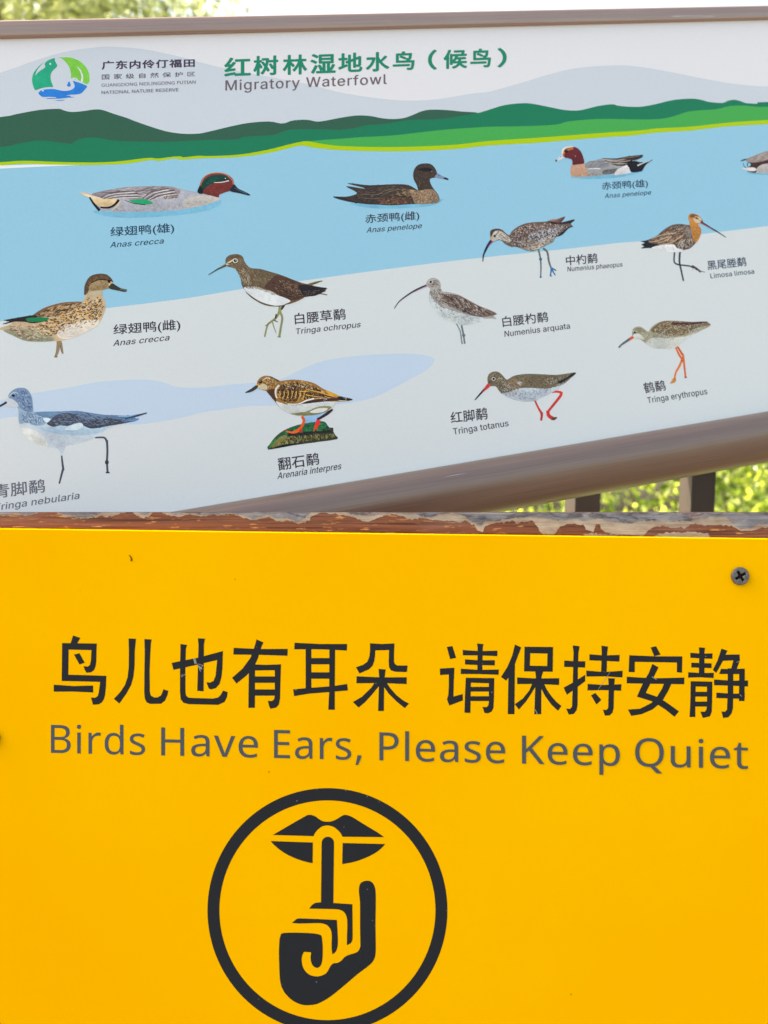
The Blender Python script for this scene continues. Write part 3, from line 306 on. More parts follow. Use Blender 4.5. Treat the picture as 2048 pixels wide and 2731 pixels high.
def cjk_text(ink, body, quad, bold=0.0, space=1.0, boldv=None):
    """quad = the four corners of the inked box (crop pixels); bold = thickening in ems, built from shifted copies"""
    V, F = cjk_mesh(body, space)
    x0, x1 = min(v[0] for v in V), max(v[0] for v in V); y0, y1 = min(v[1] for v in V), max(v[1] for v in V)
    bv = bold if boldv is None else boldv
    offs = [(0, 0)] if bold == 0 else [(bold * a, bv * b) for a, b in ((-1, -.3), (-.3, -1), (.3, -1), (1, -.3), (1, .3), (.3, 1), (-.3, 1), (-1, .3))]
    x0 -= bold; x1 += bold; y0 -= bv; y1 += bv
    for ox, oy in offs:
        ink.z += ink.step; k = len(ink.V)
        q = [cp(ink.crop, [quad_map(quad, (x + ox - x0) / (x1 - x0), (y + oy - y0) / (y1 - y0))])[0] for x, y in V]
        ink.V += [ink.pl.at(x, y, ink.z) for x, y in q]
        for f in F:
            a, b, c = (q[i] for i in f[:3])
            if (b[0] - a[0]) * (c[1] - a[1]) - (b[1] - a[1]) * (c[0] - a[0]) > 0: f = f[::-1]
            ink.F.append(tuple(k + i for i in f)); ink.C.append(None)
CAPH = 714 * 0.0 + max(y for ch in "BH" for t in FONTS['humanist'][ch][1] for y in list(map(int, t.split()))[1::2])

# ------------------------------------------------------------------ materials
def panel_mat():
    m, n, l, b = node_mat("board_print_ground")
    v = noise(n, l, 1400, 3, .6, mapped(n, l, (1, 1, 1)))
    l.new(ramp(n, l, v, [(.3, rgb((226, 225, 229), KP)), (.7, rgb((232, 231, 235), KP))]), b.inputs["Base Color"])
    b.inputs["Roughness"].default_value = .4; b.inputs["Specular IOR Level"].default_value = .3; return m
M_PANEL = panel_mat()
def ink_mat(name, c, **k): return print_mat(name, rgb(c, KP), **k)
M_BIRD, n, l, b = node_mat("printed_bird")
at = new(n, "ShaderNodeVertexColor", layer_name="Col")
v = noise(n, l, 420, 5, .7, mapped(n, l, (1, 1, 1)))
f = ramp(n, l, v, [(.32, (.9, .9, .9, 1)), (.52, (1, 1, 1, 1)), (.72, (1.06, 1.06, 1.06, 1))])
lo = noise(n, l, 75, 3, .6, mapped(n, l, (1, 1, 1)))
f2 = ramp(n, l, lo, [(.3, (.84, .84, .86, 1)), (.7, (1.12, 1.11, 1.08, 1))])
l.new(mixc(n, l, 1.0, mixc(n, l, 1.0, at.outputs[0], f, 'MULTIPLY'), f2, 'MULTIPLY'), b.inputs["Base Color"]); b.inputs["Roughness"].default_value = .42; b.inputs["Specular IOR Level"].default_value = .22

def metal_mat(name, k):
    m, n, l, b = node_mat(name)
    uv = mapped(n, l, (1, 1, 1), kind='UV')
    g = noise(n, l, 1.0, 5, .6, mapped(n, l, (9, 1500, 1), kind='UV'))
    g2 = noise(n, l, 1.0, 3, .6, mapped(n, l, (14, 60, 1), kind='UV'))
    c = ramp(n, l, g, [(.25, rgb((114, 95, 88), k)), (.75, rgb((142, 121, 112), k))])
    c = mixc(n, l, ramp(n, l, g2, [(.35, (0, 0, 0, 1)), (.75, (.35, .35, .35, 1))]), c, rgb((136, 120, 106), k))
    # long hairline scratches
    w = noise(n, l, 1.0, 2, .5, mapped(n, l, (4, 120, 1), (0, 0, .006), kind='UV'))
    sc = ramp(n, l, w, [(.692, (0, 0, 0, 1)), (.70, (.55, .55, .55, 1)), (.708, (0, 0, 0, 1))])
    c = mixc(n, l, sc, c, rgb((225, 215, 208)))
    l.new(c, b.inputs["Base Color"]); b.inputs["Metallic"].default_value = .55
    l.new(ramp(n, l, g, [(.2, (.30, .30, .30, 1)), (.8, (.42, .42, .42, 1))]), b.inputs["Roughness"])
    bump(n, l, b, g, .25, .0002); return m
M_METAL = metal_mat("brushed_bronze_metal", 1.08)
M_METALTOP = metal_mat("sky_lightened_bronze_metal", 1.75)  # same metal as the bottom rail, with brighter sky reflection put into its colour

def yellow_mat():
    m, n, l, b = node_mat("yellow_powder_coat")
    vec = mapped(n, l, (1, 1, 1))
    v = noise(n, l, 3.2, 5, .5, vec); v2 = noise(n, l, 1300, 2, .5, vec)
    c = ramp(n, l, v, [(.3, (.94, .44, .0015, 1)), (.7, (.95, .53, .0018, 1))])
    c = mixc(n, l, ramp(n, l, v2, [(.4, (0, 0, 0, 1)), (.8, (.10, .10, .10, 1))]), c, (.80, .36, .002, 1))
    vo = new(n, "ShaderNodeTexVoronoi", Scale=70.0); l.new(vec, vo.inputs["Vector"])       # dirt specks
    sp = ramp(n, l, vo.outputs["Distance"], [(.028, (1, 1, 1, 1)), (.05, (0, 0, 0, 1))])
    pick = ramp(n, l, vo.outputs["Color"], [(.86, (0, 0, 0, 1)), (.9, (1, 1, 1, 1))])
    f = mixc(n, l, 1.0, sp, pick, 'MULTIPLY'); f = mixc(n, l, 1.0, f, (.55, .55, .55, 1), 'MULTIPLY')
    c = mixc(n, l, f, c, (.22, .09, .01, 1))
    l.new(c, b.inputs["Base Color"]); b.inputs["Roughness"].default_value = .46; b.inputs["Specular IOR Level"].default_value = .04
    bump(n, l, b, noise(n, l, 500, 2, .5, vec), .05, .0003); return m
M_YELLOW = yellow_mat()
def black_ink():
    m, n, l, b = node_mat("charcoal_ink")
    vec = mapped(n, l, (1, 1, 1)); v = noise(n, l, 2200, 3, .7, vec)
    c = ramp(n, l, v, [(.3, rgb((28, 31, 37))), (.7, rgb((42, 46, 53)))])
    vo = new(n, "ShaderNodeTexVoronoi", Scale=260.0); l.new(vec, vo.inputs["Vector"])
    sp = ramp(n, l, vo.outputs["Distance"], [(.05, (1, 1, 1, 1)), (.10, (0, 0, 0, 1))])
    pick = ramp(n, l, vo.outputs["Color"], [(.78, (0, 0, 0, 1)), (.86, (.7, .7, .7, 1))])
    c = mixc(n, l, mixc(n, l, 1.0, sp, pick, 'MULTIPLY'), c, rgb((140, 145, 150)))
    l.new(c, b.inputs["Base Color"]); b.inputs["Roughness"].default_value = .5; b.inputs["Specular IOR Level"].default_value = .12; return m
M_BLACK = black_ink()
M_FAINT = ink_mat("grey_caption_ink", (104, 106, 118), grain=.03)
M_GREYINK = ink_mat("slate_grey_ink", (70, 80, 90), grain=.08, gscale=2000)
M_TEXT = ink_mat("dark_caption_ink", (55, 48, 62), grain=.03)
M_TEXTN = ink_mat("navy_caption_ink", (35, 62, 88), grain=.03)
M_TITLE = ink_mat("green_title_ink", (0, 136, 104), grain=.03)
M_PLUM = ink_mat("plum_ink", (72, 56, 82), grain=.03)
M_MAUVE = ink_mat("mauve_grey_ink", (112, 96, 104), grain=.03)

# ------------------------------------------------------------------ ground
def ground_mat():
    m, n, l, b = node_mat("grass_ground")
    v = noise(n, l, 3, 8, .65, mapped(n, l, (1, 1, 1)))
    l.new(ramp(n, l, v, [(.3, (.06, .07, .03, 1)), (.6, (.11, .12, .05, 1)), (.8, (.2, .17, .11, 1))]), b.inputs["Base Color"])
    b.inputs["Roughness"].default_value = .9; bump(n, l, b, v, .6, .05); return m
G = 1200.0
tag(mesh_obj("ground", [(-G, -G, 0), (G, -G, 0), (G, G, 0), (-G, G, 0)], [(0, 1, 2, 3)], ground_mat()), "grassy ground with earth patches under the boards", None, None, "structure")
def paving_mat():
    m, n, l, b = node_mat("dark_paving_path")
    v = noise(n, l, 6, 8, .7, mapped(n, l, (1, 1, 1)))
    l.new(ramp(n, l, v, [(.3, (.05, .038, .03, 1)), (.7, (.09, .07, .055, 1))]), b.inputs["Base Color"])
    b.inputs["Roughness"].default_value = .85; return m
tag(mesh_obj("path", [(-14, -9, .004), (14, -9, .004), (14, 1.9, .004), (-14, 1.9, .004)], [(0, 1, 2, 3)], paving_mat()), "dark brown path the boards and railing stand on", None, None, "structure")

# ------------------------------------------------------------------ box helper
def box_vf(x0, x1, y0, y1, z0, z1):
    V = [(x, y, z) for z in (z0, z1) for y in (y0, y1) for x in (x0, x1)]
    F = [(0, 2, 3, 1), (4, 5, 7, 6), (0, 1, 5, 4), (2, 6, 7, 3), (0, 4, 6, 2), (1, 3, 7, 5)]
    return [Vector(v) for v in V], F

# ------------------------------------------------------------------ the information board
a0 = INFO.at(-240, 1400)
base = Vector((INFO.at(1024, 700).x, INFO.at(1024, 700).y + .05, 0))
board = tag(empty("information_board", base), "white framed bird information board with green hills and rows of waterfowl, behind the yellow sign", "sign")
# corners from the two inner frame lines
XL, XR = -230, 2330
def top_in(x): return 105 + (-128 - 105) / 9305 * x
def bot_in(x): return 1445 + (-128 - 1445) / 9305 * x
c = [INFO.at(XL, top_in(XL)), INFO.at(XR, top_in(XR)), INFO.at(XR, bot_in(XR)), INFO.at(XL, bot_in(XL))]
bk = INFO.n * -.004
mesh_obj("panel", c + [p + bk for p in c], [(3, 2, 1, 0), (4, 5, 6, 7), (0, 1, 5, 4), (1, 2, 6, 5), (2, 3, 7, 6), (3, 0, 4, 7)], M_PANEL, board)
# frame rails: a profile (distance across in metres, height above the panel) carried along the board's long direction
def rail(name, line, sign, prof, x0, x1, label=None, mat=None):
    A = INFO.at(x0, line(x0)); B_ = INFO.at(x1, line(x1)); L = (B_ - A).length
    h = (B_ - A).normalized(); v = h.cross(INFO.n).normalized()
    if v.z < 0: v = -v
    V, F, U = [], [], []; n = len(prof); acc = 0; seg = 24
    for i, (d, z) in enumerate(prof):
        if i: acc += math.hypot(d - prof[i - 1][0], z - prof[i - 1][1])
        for k in range(seg + 1):
            V.append(A + h * (L * k / seg) + v * (sign * d) + INFO.n * z); U.append((L * k / seg, acc))
    for i in range(n - 1):
        for k in range(seg):
            q = (i * (seg + 1) + k, i * (seg + 1) + k + 1, (i + 1) * (seg + 1) + k + 1, (i + 1) * (seg + 1) + k)
            F.append(q if sign < 0 else q[::-1])
    F.append(tuple(i * (seg + 1) for i in range(n))[::sign]); F.append(tuple(i * (seg + 1) + seg for i in range(n))[::-sign])
    o = mesh_obj(name, V, F, mat or M_METAL, board, uvs=U)
    for p in o.data.polygons: p.use_smooth = len(p.vertices) == 4
    if label: o['label'] = label
    return o
tr = (INFO.at(1024, -128 + (9305 - 1024) * .0204 - 1) - INFO.at(1024, top_in(1024))).length
top_prof = [(0, -.006), (0, .0022), (.0004, .0030), (.0012, .0034), (tr - .0015, .0034), (tr - .0004, .0028), (tr, .0018), (tr, -.012), (0, -.012)]
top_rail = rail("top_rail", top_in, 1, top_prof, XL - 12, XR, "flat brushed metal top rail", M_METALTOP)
def bot_out(x): return 1445 + 1.5 + (1594 - 1445) + (-128 - 1594) / 9305 * x
A1 = INFO.at(1700, bot_in(1700)); tb = 0.0
bw = (INFO.at(1700, -128 + (9305 - 1700) * .1866) - A1).length
bp = [(0, -.004), (0, .0012)]
for i in range(1, 25):
    a = math.pi * i / 24
    bp.append((bw * (.5 - .5 * math.cos(a)) * .97, .0012 + .018 * math.sin(a) ** .8 * (1 + .12 * math.cos(a))))
bp += [(bw * .97, -.012), (0, -.012)]
rail("bottom_rail", bot_in, -1, bp, XL - 12, XR, "wide rounded brushed metal bottom rail")
for x in (330, 2250):                                     # two legs at the back of the board
    p = INFO.at(x, bot_in(x) - 120)
    V, F = box_vf(p.x - .02, p.x + .02, p.y + .03, p.y + .07, 0, p.z + .05)
    mesh_obj("leg", V, F, M_METAL, board, uvs=[(v.z, v.x) for v in V])

def art(name, mat, crop_pts, z, label=None, sm=True):
    ink = Ink(INFO, 'X', z, 0)
    q = []
    for cr, pts in crop_pts: q += cp(cr, pts)
    ink.raw([smooth_loop(q, 3) if sm else q], None)
    return ink.build(name, mat, board, label)
hill_line = [('A', [(0, 460), (200, 390), (400, 330), (600, 300), (720, 296), (900, 310), (1100, 350), (1327, 410)]),
             ('B', [(200, 385), (500, 440), (700, 490), (900, 520), (1050, 530), (1200, 522), (1400, 490)]),
             ('C', [(0, 545), (200, 490), (400, 430), (550, 400), (750, 387), (900, 395), (1100, 430), (1300, 470), (1450, 495), (1600, 510), (1659, 512)])]
dark_line = [('A', [(0, 740), (100, 722), (250, 695), (370, 688), (400, 697), (450, 708), (520, 703), (600, 692), (650, 696), (720, 720), (800, 745), (850, 765), (950, 800), (1050, 830), (1150, 845), (1250, 845)]),
             ('B', [(0, 692), (100, 668), (200, 648), (310, 640), (370, 650), (400, 647), (430, 636), (480, 631), (520, 632), (560, 640), (600, 637), (700, 618), (780, 608), (850, 612), (900, 622), (960, 627), (1020, 622), (1070, 605), (1110, 588), (1160, 578), (1250, 580), (1330, 588), (1400, 592), (1415, 600)])]
green_line = [('A', [(0, 930), (100, 912), (200, 893), (280, 890), (350, 898), (430, 908), (460, 905), (490, 885), (560, 870), (640, 875), (720, 890), (900, 896), (1050, 897), (1200, 890)]),
              ('B', [(0, 737), (140, 735), (180, 722), (330, 712), (380, 695), (440, 682), (600, 682), (680, 685), (760, 675), (820, 660), (900, 655), (1000, 640), (1060, 632), (1200, 628), (1300, 615), (1400, 598)]),
              ('C', [(0, 652), (100, 622), (200, 611), (260, 613), (350, 630), (450, 650), (520, 654), (570, 648), (650, 628), (720, 618), (750, 618), (770, 625), (850, 632), (920, 630), (1000, 615), (1080, 595), (1150, 586), (1220, 584), (1270, 592), (1310, 603), (1390, 609), (1420, 597), (1460, 590), (1500, 600), (1530, 610), (1590, 614), (1600, 609), (1659, 603)])]
bright_line = [('B', [(520, 745), (560, 740), (700, 730), (800, 722), (900, 718), (1000, 710), (1100, 698), (1250, 682), (1400, 672)]),
               ('C', [(0, 750), (200, 747), (400, 738), (480, 718), (650, 704), (800, 705), (950, 707), (1050, 700), (1120, 682), (1180, 662), (1260, 652), (1350, 647), (1430, 628), (1520, 625), (1600, 632), (1659, 632)])]
lime_up = [('A', [(0, 1025), (100, 1018), (200, 1017), (400, 1025), (600, 1027), (750, 1020), (900, 1002), (960, 998), (1000, 1002), (1100, 990), (1150, 990), (1160, 995), (1250, 985)]),
           ('B', [(0, 822), (150, 815), (300, 790), (400, 765), (480, 747), (520, 745), (600, 760), (700, 770), (900, 775), (1100, 772), (1300, 762)]),
           ('C', [(0, 835), (300, 815), (500, 800), (700, 785), (900, 772), (1000, 760), (1200, 750), (1400, 728), (1659, 710)])]
lime_dn = [('A', [(0, 1045), (100, 1038), (200, 1036), (400, 1043), (600, 1043), (800, 1035), (950, 1012), (1000, 1018), (1100, 1003), (1150, 1010), (1250, 1002)]),
           ('B', [(0, 833), (150, 828), (300, 808), (400, 785), (480, 767), (560, 780), (700, 792), (900, 797), (1100, 795), (1300, 785)]),
           ('C', [(0, 862), (300, 845), (500, 828), (700, 812), (850, 803), (1000, 785), (1200, 773), (1400, 750), (1659, 735)])]
def px(lines): return [p for cr, pts in lines for p in cp(cr, pts)]
def ext(pts, dl=0.0, dr=0.0):
    """carry a line past the picture's edges to the ends of the panel"""
    (xa, ya), (xb, yb) = pts[0], pts[-1]
    return [(XL + 2, ya + dl)] + pts + [(XR - 2, yb + dr)]
def curve(pts, sub=3): return smooth_line(pts, sub)
def band(name, mat, up, dn, z, label):
    ink = Ink(INFO, 'X', z, 0); ink.raw([curve(up) + curve(dn)[::-1]]); return ink.build(name, mat, board, label)
shore = [(XL + 2, 885), (0, 857), (283, 822), (400, 808), (520, 792), (644, 771), (798, 750), (1000, 722), (1240, 692), (1500, 665), (1648, 648), (1740, 640), (2048, 603), (XR - 2, 570)]
Z0 = .000008
lu, ld = ext(px(lime_up), 8, -14), ext(px(lime_dn), 8, -14)
band("printed_hill", ink_mat("pale_blue_hill_ink", (205, 213, 222), grain=.02), ext(px(hill_line), 60, 10), [(x, y + 6) for x, y in ext(px(green_line), 5, 0)], Z0, "pale blue distant hill print")
band("printed_water", ink_mat("water_blue_ink", (146, 202, 226), grain=.03), [(x, y - 3) for x, y in ld], shore, Z0 * 2, "light blue water print")
sand_dn = [(XL + 2, bot_in(XL + 2) - 1), (XR - 2, bot_in(XR - 2) - 1)]
ink = Ink(INFO, 'X', Z0, 0); ink.raw([[(x, y) for x, y in curve(shore)] + sand_dn[::-1]])
ink.build("printed_shore", ink_mat("pale_sand_ink", (214, 221, 223), grain=.02), board, "pale grey shore print")
puddle = [(XL + 5, 1100), (-100, 1085), (0, 1068), (87, 1049), (174, 1035), (260, 1019), (318, 1014), (376, 1012), (420, 1016), (446, 1023), (463, 1030), (500, 1034), (560, 1032), (620, 1025), (700, 1019), (748, 1011), (780, 997), (817, 979), (860, 963), (940, 950), (1025, 944), (1110, 944), (1150, 952), (1158, 964), (1140, 985), (1100, 1008), (1050, 1035), (1000, 1059), (952, 1071), (906, 1078), (820, 1082), (730, 1082), (666, 1083), (620, 1089), (540, 1100), (480, 1115), (390, 1130), (347, 1132), (250, 1130), (150, 1125), (40, 1112), (0, 1118), (-100, 1125)]
ink = Ink(INFO, 'X', Z0 * 2.2, 0); ink.raw([smooth_loop(puddle, 3)])
ink.build("printed_pool", ink_mat("pale_pool_blue_ink", (194, 213, 232), grain=.02), board, "pale blue pool print on the shore")
gl = px(green_line)
dk = px(dark_line)
band("printed_hill", ink_mat("dark_forest_green_ink", (48, 96, 76), grain=.05), [(XL + 2, 335)] + dk, [(XL + 2, 410)] + [(p[0], p[1] + 4) for p in gl if p[0] < dk[-1][0]] + [dk[-1]], Z0 * 3, "dark green forested hill print")
ink = Ink(INFO, 'X', Z0 * 4, 0); ink.raw([curve(ext(gl, 12, -6)) + [(x, y + 3) for x, y in curve(lu)[::-1]]])
ink.build("printed_hill", ink_mat("deep_green_ink", (0, 124, 88), grain=.05), board, "deep green hill print")
bl = px(bright_line)
tail = [p for p in lu if p[0] > bl[0][0]]
ink = Ink(INFO, 'X', Z0 * 5, 0); ink.raw([curve(bl + [(XR - 2, bl[-1][1] - 6)]) + [(x, y + 3) for x, y in curve(tail)[::-1]]])
ink.build("printed_hill", ink_mat("bright_green_ink", (62, 172, 82), grain=.04), board, "bright green bank print")
band("printed_bank", ink_mat("lime_ink", (178, 206, 10), grain=.03), lu, ld, Z0 * 6, "lime green bank line print")

ink = Ink(INFO, 'X', Z0 * 6.5, 0); ink.raw([[(XL + 2, 460), (-60, 447), (0, 441.5), (100, 438.5), (215, 440.5), (120, 444), (0, 450), (-60, 454)]])
ink.build("printed_shore", ink_mat("white_print", (236, 240, 244), grain=.02), board, "thin white sliver under the lime bank line")

# ------------------------------------------------------------------ titles and captions
LBL = {}
def caption(bodies, crop, mat, label, z=.00006):
    ink = Ink(INFO, crop, z, 6e-7)
    for b_ in bodies:
        if b_[0] == 'cjk': cjk_text(ink, b_[1], b_[2], **(b_[3] if len(b_) > 3 else {}))
        else: latin_text(ink, b_[0], b_[1], b_[2], b_[3] if len(b_) > 3 else 0, bold=9)
    return ink.build("lettering", mat, board, label)
tb_ = [("红", 75, 215, 302, 401), ("树", 228, 360, 293, 398), ("林", 383, 512, 288, 394), ("湿", 528, 662, 283, 387), ("地", 675, 803, 278, 380), ("水", 820, 945, 274, 377),
       ("鸟", 962, 1078, 270, 370), ("（", 1148, 1195, 262, 368), ("候", 1230, 1355, 261, 362), ("鸟", 1370, 1480, 256, 356), ("）", 1514, 1563, 252, 355)]
ink = Ink(INFO, 'B', .00006, 6e-7)
for ch, x0, x1, y0, y1 in tb_:
    s = -.035 * (x1 - x0)
    bb = .026 if ch not in "（）" else .03
    cjk_text(ink, ch, [(x0, y1 - s / 2), (x1, y1 + s / 2), (x1, y0 + s / 2), (x0, y0 - s / 2)], bold=bb)
ink.build("lettering", M_TITLE, board, "large green Chinese title")
caption([('grotesk', "Migratory Waterfowl", [(82, 477), (930, 442), (930, 391), (82, 424)], 40)], 'B', M_MAUVE, "grey title reading Migratory Waterfowl")
caption([('cjk', "广东内伶仃福田", [(160, 240), (1450, 203), (1450, 86), (163, 116)], dict(bold=.03, space=1.12))], 'LT', M_PLUM, "bold Chinese reserve name beside the logo")
caption([('cjk', "国家级自然保护区", [(163, 377), (1455, 328), (1455, 264), (163, 302)], dict(space=1.72, bold=.006))], 'LT', M_PLUM, "widely spaced Chinese line beside the logo")
caption([('humanist', "GUANGDONG NEILINGDING FUTIAN", [(160, 476), (1460, 430), (1460, 387), (160, 432)]),
         ('humanist', "NATIONAL NATURE RESERVE", [(160, 575), (1222, 536), (1222, 492), (160, 532)])], 'LT', M_MAUVE, "two small English lines beside the logo")
CAPS = [
 ('D', M_TEXTN, "绿翅鸭(雄)", [(313, 682), (880, 642), (875, 545), (313, 584)], "Anas crecca", [(310, 765), (780, 727), (790, 680), (322, 716)]),
 ('E', M_TEXT, "赤颈鸭(雌)", [(472, 828), (1073, 785), (1068, 672), (472, 714)], "Anas penelope", [(487, 915), (1093, 864), (1107, 808), (500, 857)]),
 ('F', M_TEXTN, "赤颈鸭(雄)", [(683, 580), (1196, 548), (1190, 447), (683, 482)], "Anas penelope", [(716, 658), (1226, 616), (1232, 568), (722, 608)]),
 ('G', M_TEXT, "中杓鹬", [(896, 560), (1175, 534), (1168, 447), (890, 472)], "Numenius phaeopus", [(908, 611), (1393, 567), (1393, 527), (908, 569)]),
 ('H', M_TEXTN, "黑尾塍鹬", [(995, 1414), (1425, 1366), (1410, 1264), (980, 1310)], "Limosa limosa", [(1027, 1503), (1508, 1450), (1500, 1398), (1018, 1450)]),
 ('I', M_TEXT, "绿翅鸭(雌)", [(1003, 655), (1599, 609), (1592, 498), (1003, 550)], "Anas crecca", [(1000, 740), (1493, 688), (1506, 638), (1014, 688)]),
 ('J', M_TEXT, "白腰草鹬", [(922, 745), (1392, 698), (1382, 594), (914, 641)], "Tringa ochropus", [(928, 835), (1522, 768), (1532, 716), (930, 783)]),
 ('K', M_TEXT, "白腰杓鹬", [(1025, 519), (1412, 472), (1402, 385), (1014, 428)], "Numenius arquata", [(1040, 600), (1596, 530), (1590, 483), (1038, 552)]),
 ('L', M_TEXT, "鹤鹬", [(553, 1214), (868, 1167), (832, 1012), (516, 1056)], "Tringa erythropus", [(598, 1358), (1475, 1222), (1458, 1136), (580, 1272)]),
 ('M', M_FAINT, "青脚鹬", [(-58, 1143), (418, 1082), (410, 955), (-64, 1012)], "Tringa nebularia", [(-56, 1253), (728, 1140), (736, 1078), (-50, 1190)]),
 ('N', M_TEXT, "翻石鹬", [(536, 1248), (1014, 1172), (998, 1031), (520, 1098)], "Arenaria interpres", [(523, 1343), (1262, 1226), (1272, 1152), (534, 1270)]),
 ('O', M_TEXT, "红脚鹬", [(95, 703), (502, 656), (490, 521), (83, 578)], "Tringa totanus", [(124, 826), (733, 730), (722, 664), (113, 758)])]
for cr, mt, cj, q1, la, q2 in CAPS:
    caption([('cjk', cj, q1, dict(bold=.010)), ('grotesk', la, q2, 14)], cr, mt, "caption reading " + la)

# ------------------------------------------------------------------ the reserve's round logo
lg = Ink(INFO, 'LG', .00006, 6e-7)
lg.p((0, 172, 132), [(270, 905), (235, 820), (212, 720), (215, 640), (245, 540), (290, 470), (370, 380), (478, 300), (430, 345), (360, 420), (310, 500), (282, 600), (330, 540), (400, 480), (480, 430), (505, 395), (490, 345), (520, 290), (600, 240), (700, 208), (716, 215), (715, 265), (740, 310), (768, 370), (745, 420), (690, 465), (645, 520), (622, 590), (625, 680), (650, 760), (678, 830), (670, 848), (600, 848), (500, 855), (400, 880), (310, 912)], sub=2)
lg.dot((225, 232, 235), (615, 335), 22)
lg.p((122, 205, 75), [(800, 195), (900, 190), (1000, 188), (1100, 205), (1220, 250), (1330, 325), (1420, 430), (1470, 540), (1482, 640), (1475, 730), (1440, 778), (1400, 775), (1330, 740), (1240, 700), (1200, 650), (1140, 632), (1070, 655), (1075, 600), (1070, 520), (1045, 430), (1000, 350), (930, 270), (870, 215)], sub=2)
lg.p((224, 228, 234), [(1200, 392), (1270, 450), (1320, 530), (1340, 620), (1330, 735), (1290, 718), (1305, 640), (1290, 550), (1250, 460)], sub=2)
lg.p((20, 130, 222), [(350, 980), (400, 930), (470, 905), (600, 892), (700, 893), (800, 915), (900, 935), (1000, 930), (1090, 905), (1145, 860), (1152, 800), (1115, 722), (1140, 716), (1250, 750), (1425, 822), (1400, 880), (1340, 950), (1260, 1003), (1060, 1020), (960, 1035), (1060, 1045), (1050, 1075), (900, 1095), (750, 1100), (745, 1075), (600, 1065), (450, 1068), (390, 1030)], sub=2)
lg.dot((235, 240, 245), (450, 930), 17)
lg.p((40, 130, 215), [(510, 1095), (640, 1092), (860, 1096), (860, 1104), (640, 1110), (560, 1108)], sm=False)
lg.p((40, 130, 215), [(700, 1140), (950, 1130), (900, 1146), (800, 1152)], sm=False)
lg.p((40, 130, 215), [(1040, 1062), (1150, 1072), (1120, 1080), (1040, 1082)], sm=False)
lg.p((20, 130, 222), [(1032, 720), (1060, 775), (1068, 810), (1050, 835), (1025, 840), (998, 832), (985, 810), (1000, 770)], sub=2)
lg.dot((90, 90, 100), (1170, 680), 6)
lg.build("logo", M_BIRD, board, "round green and blue reserve logo")

# ------------------------------------------------------------------ the printed birds
BZ = .00006
def bird(crop, label):
    k = Ink(INFO, crop, BZ, 6e-7); k.form = True
    return k, label
def done(pair): pair[0].build("printed_bird", M_BIRD, board, pair[1])
WS = (118, 190, 220)

P = bird('D', "grey drake with red-brown head and green eye patch"); k = P[0]
k.p(WS, [(165, 450), (185, 435), (260, 445), (420, 452), (700, 440), (1000, 405), (1265, 345), (1290, 362), (1260, 397), (1150, 440), (900, 477), (600, 497), (400, 497), (250, 480)])
k.p((205, 190, 180), [(30, 275), (110, 278), (210, 300), (230, 330), (130, 325)])
body = [(125, 315), (160, 285), (240, 262), (340, 245), (450, 228), (650, 220), (850, 222), (960, 250), (1085, 275), (1160, 285), (1270, 310), (1272, 345), (1200, 375), (1080, 405), (900, 435), (700, 445), (500, 450), (400, 455), (300, 440), (215, 437), (150, 350)]
k.p((176, 178, 190), body)
k.scatter(body, [(200, 200, 210), (150, 150, 160), (165, 162, 168)], 260, 26, 7, 75, .4)
k.p((196, 190, 186), [(980, 330), (1150, 300), (1270, 318), (1270, 345), (1180, 378), (1050, 405), (960, 400)])
k.scatter([(380, 400), (1250, 330), (1200, 375), (1000, 415), (700, 442), (420, 452), (340, 440)], [(140, 125, 115), (215, 205, 195)], 120, 18, 5, 60)
wing = [(150, 292), (260, 262), (450, 232), (700, 222), (850, 228), (930, 262), (900, 300), (780, 320), (700, 335), (560, 345), (430, 330), (230, 335)]
k.p((150, 140, 146), wing)
k.scatter(wing, [(200, 195, 200), (95, 80, 82), (120, 108, 112), (170, 160, 165)], 130, 110, 9, -12, .12)
for a in ((200, 345, 300, 285, 520, 262), (210, 350, 340, 300, 560, 285), (240, 345, 380, 315, 560, 310), (600, 330, 680, 270, 830, 240), (630, 345, 720, 285, 880, 255), (660, 345, 760, 300, 900, 280)):
    k.line((80, 66, 70), (5, 8), [a[:2], a[2:4], a[4:]]); k.line((214, 208, 210), (4, 9), [(a[0] + 12, a[1] + 2), (a[2] + 12, a[3] + 12), (a[4], a[5] + 13)])
k.scatter([(770, 330), (800, 305), (920, 290), (930, 320), (860, 330), (800, 340)], [(90, 68, 60), (160, 140, 125)], 34, 30, 12, -30)
k.p((236, 204, 156), [(150, 335), (230, 332), (350, 334), (372, 345), (335, 385), (285, 402), (230, 400), (180, 375)])
k.p((240, 222, 190), [(60, 285), (200, 315), (240, 335), (160, 335)])
k.line((25, 25, 30), (12, 26), [(128, 318), (165, 375), (218, 436)]); k.line((28, 26, 30), (14, 22), [(225, 408), (300, 410), (350, 385), (388, 342)])
k.line((225, 200, 160), (8, 14), [(330, 430), (370, 400), (400, 355)])
k.p((0, 168, 112), [(478, 347), (560, 338), (620, 336), (692, 370), (640, 383), (560, 378)])
k.line((40, 35, 35), (4, 8), [(440, 345), (520, 372), (620, 385)])
head = [(1085, 275), (1100, 220), (1130, 150), (1180, 115), (1260, 100), (1330, 110), (1390, 150), (1408, 205), (1385, 255), (1330, 275), (1280, 295), (1268, 320), (1190, 300), (1130, 285)]
k.p((126, 52, 46), head); k.scatter(head, [(170, 70, 55), (100, 30, 32), (150, 60, 50)], 70, 22, 7, 40)
k.p((14, 66, 58), [(1108, 268), (1120, 205), (1160, 150), (1230, 122), (1320, 124), (1370, 160), (1350, 178), (1260, 185), (1190, 210), (1150, 240), (1128, 280)])
k.scatter([(1150, 200), (1200, 150), (1300, 140), (1260, 180), (1160, 215)], [(0, 110, 80), (10, 90, 70)], 22, 24, 8, 20)
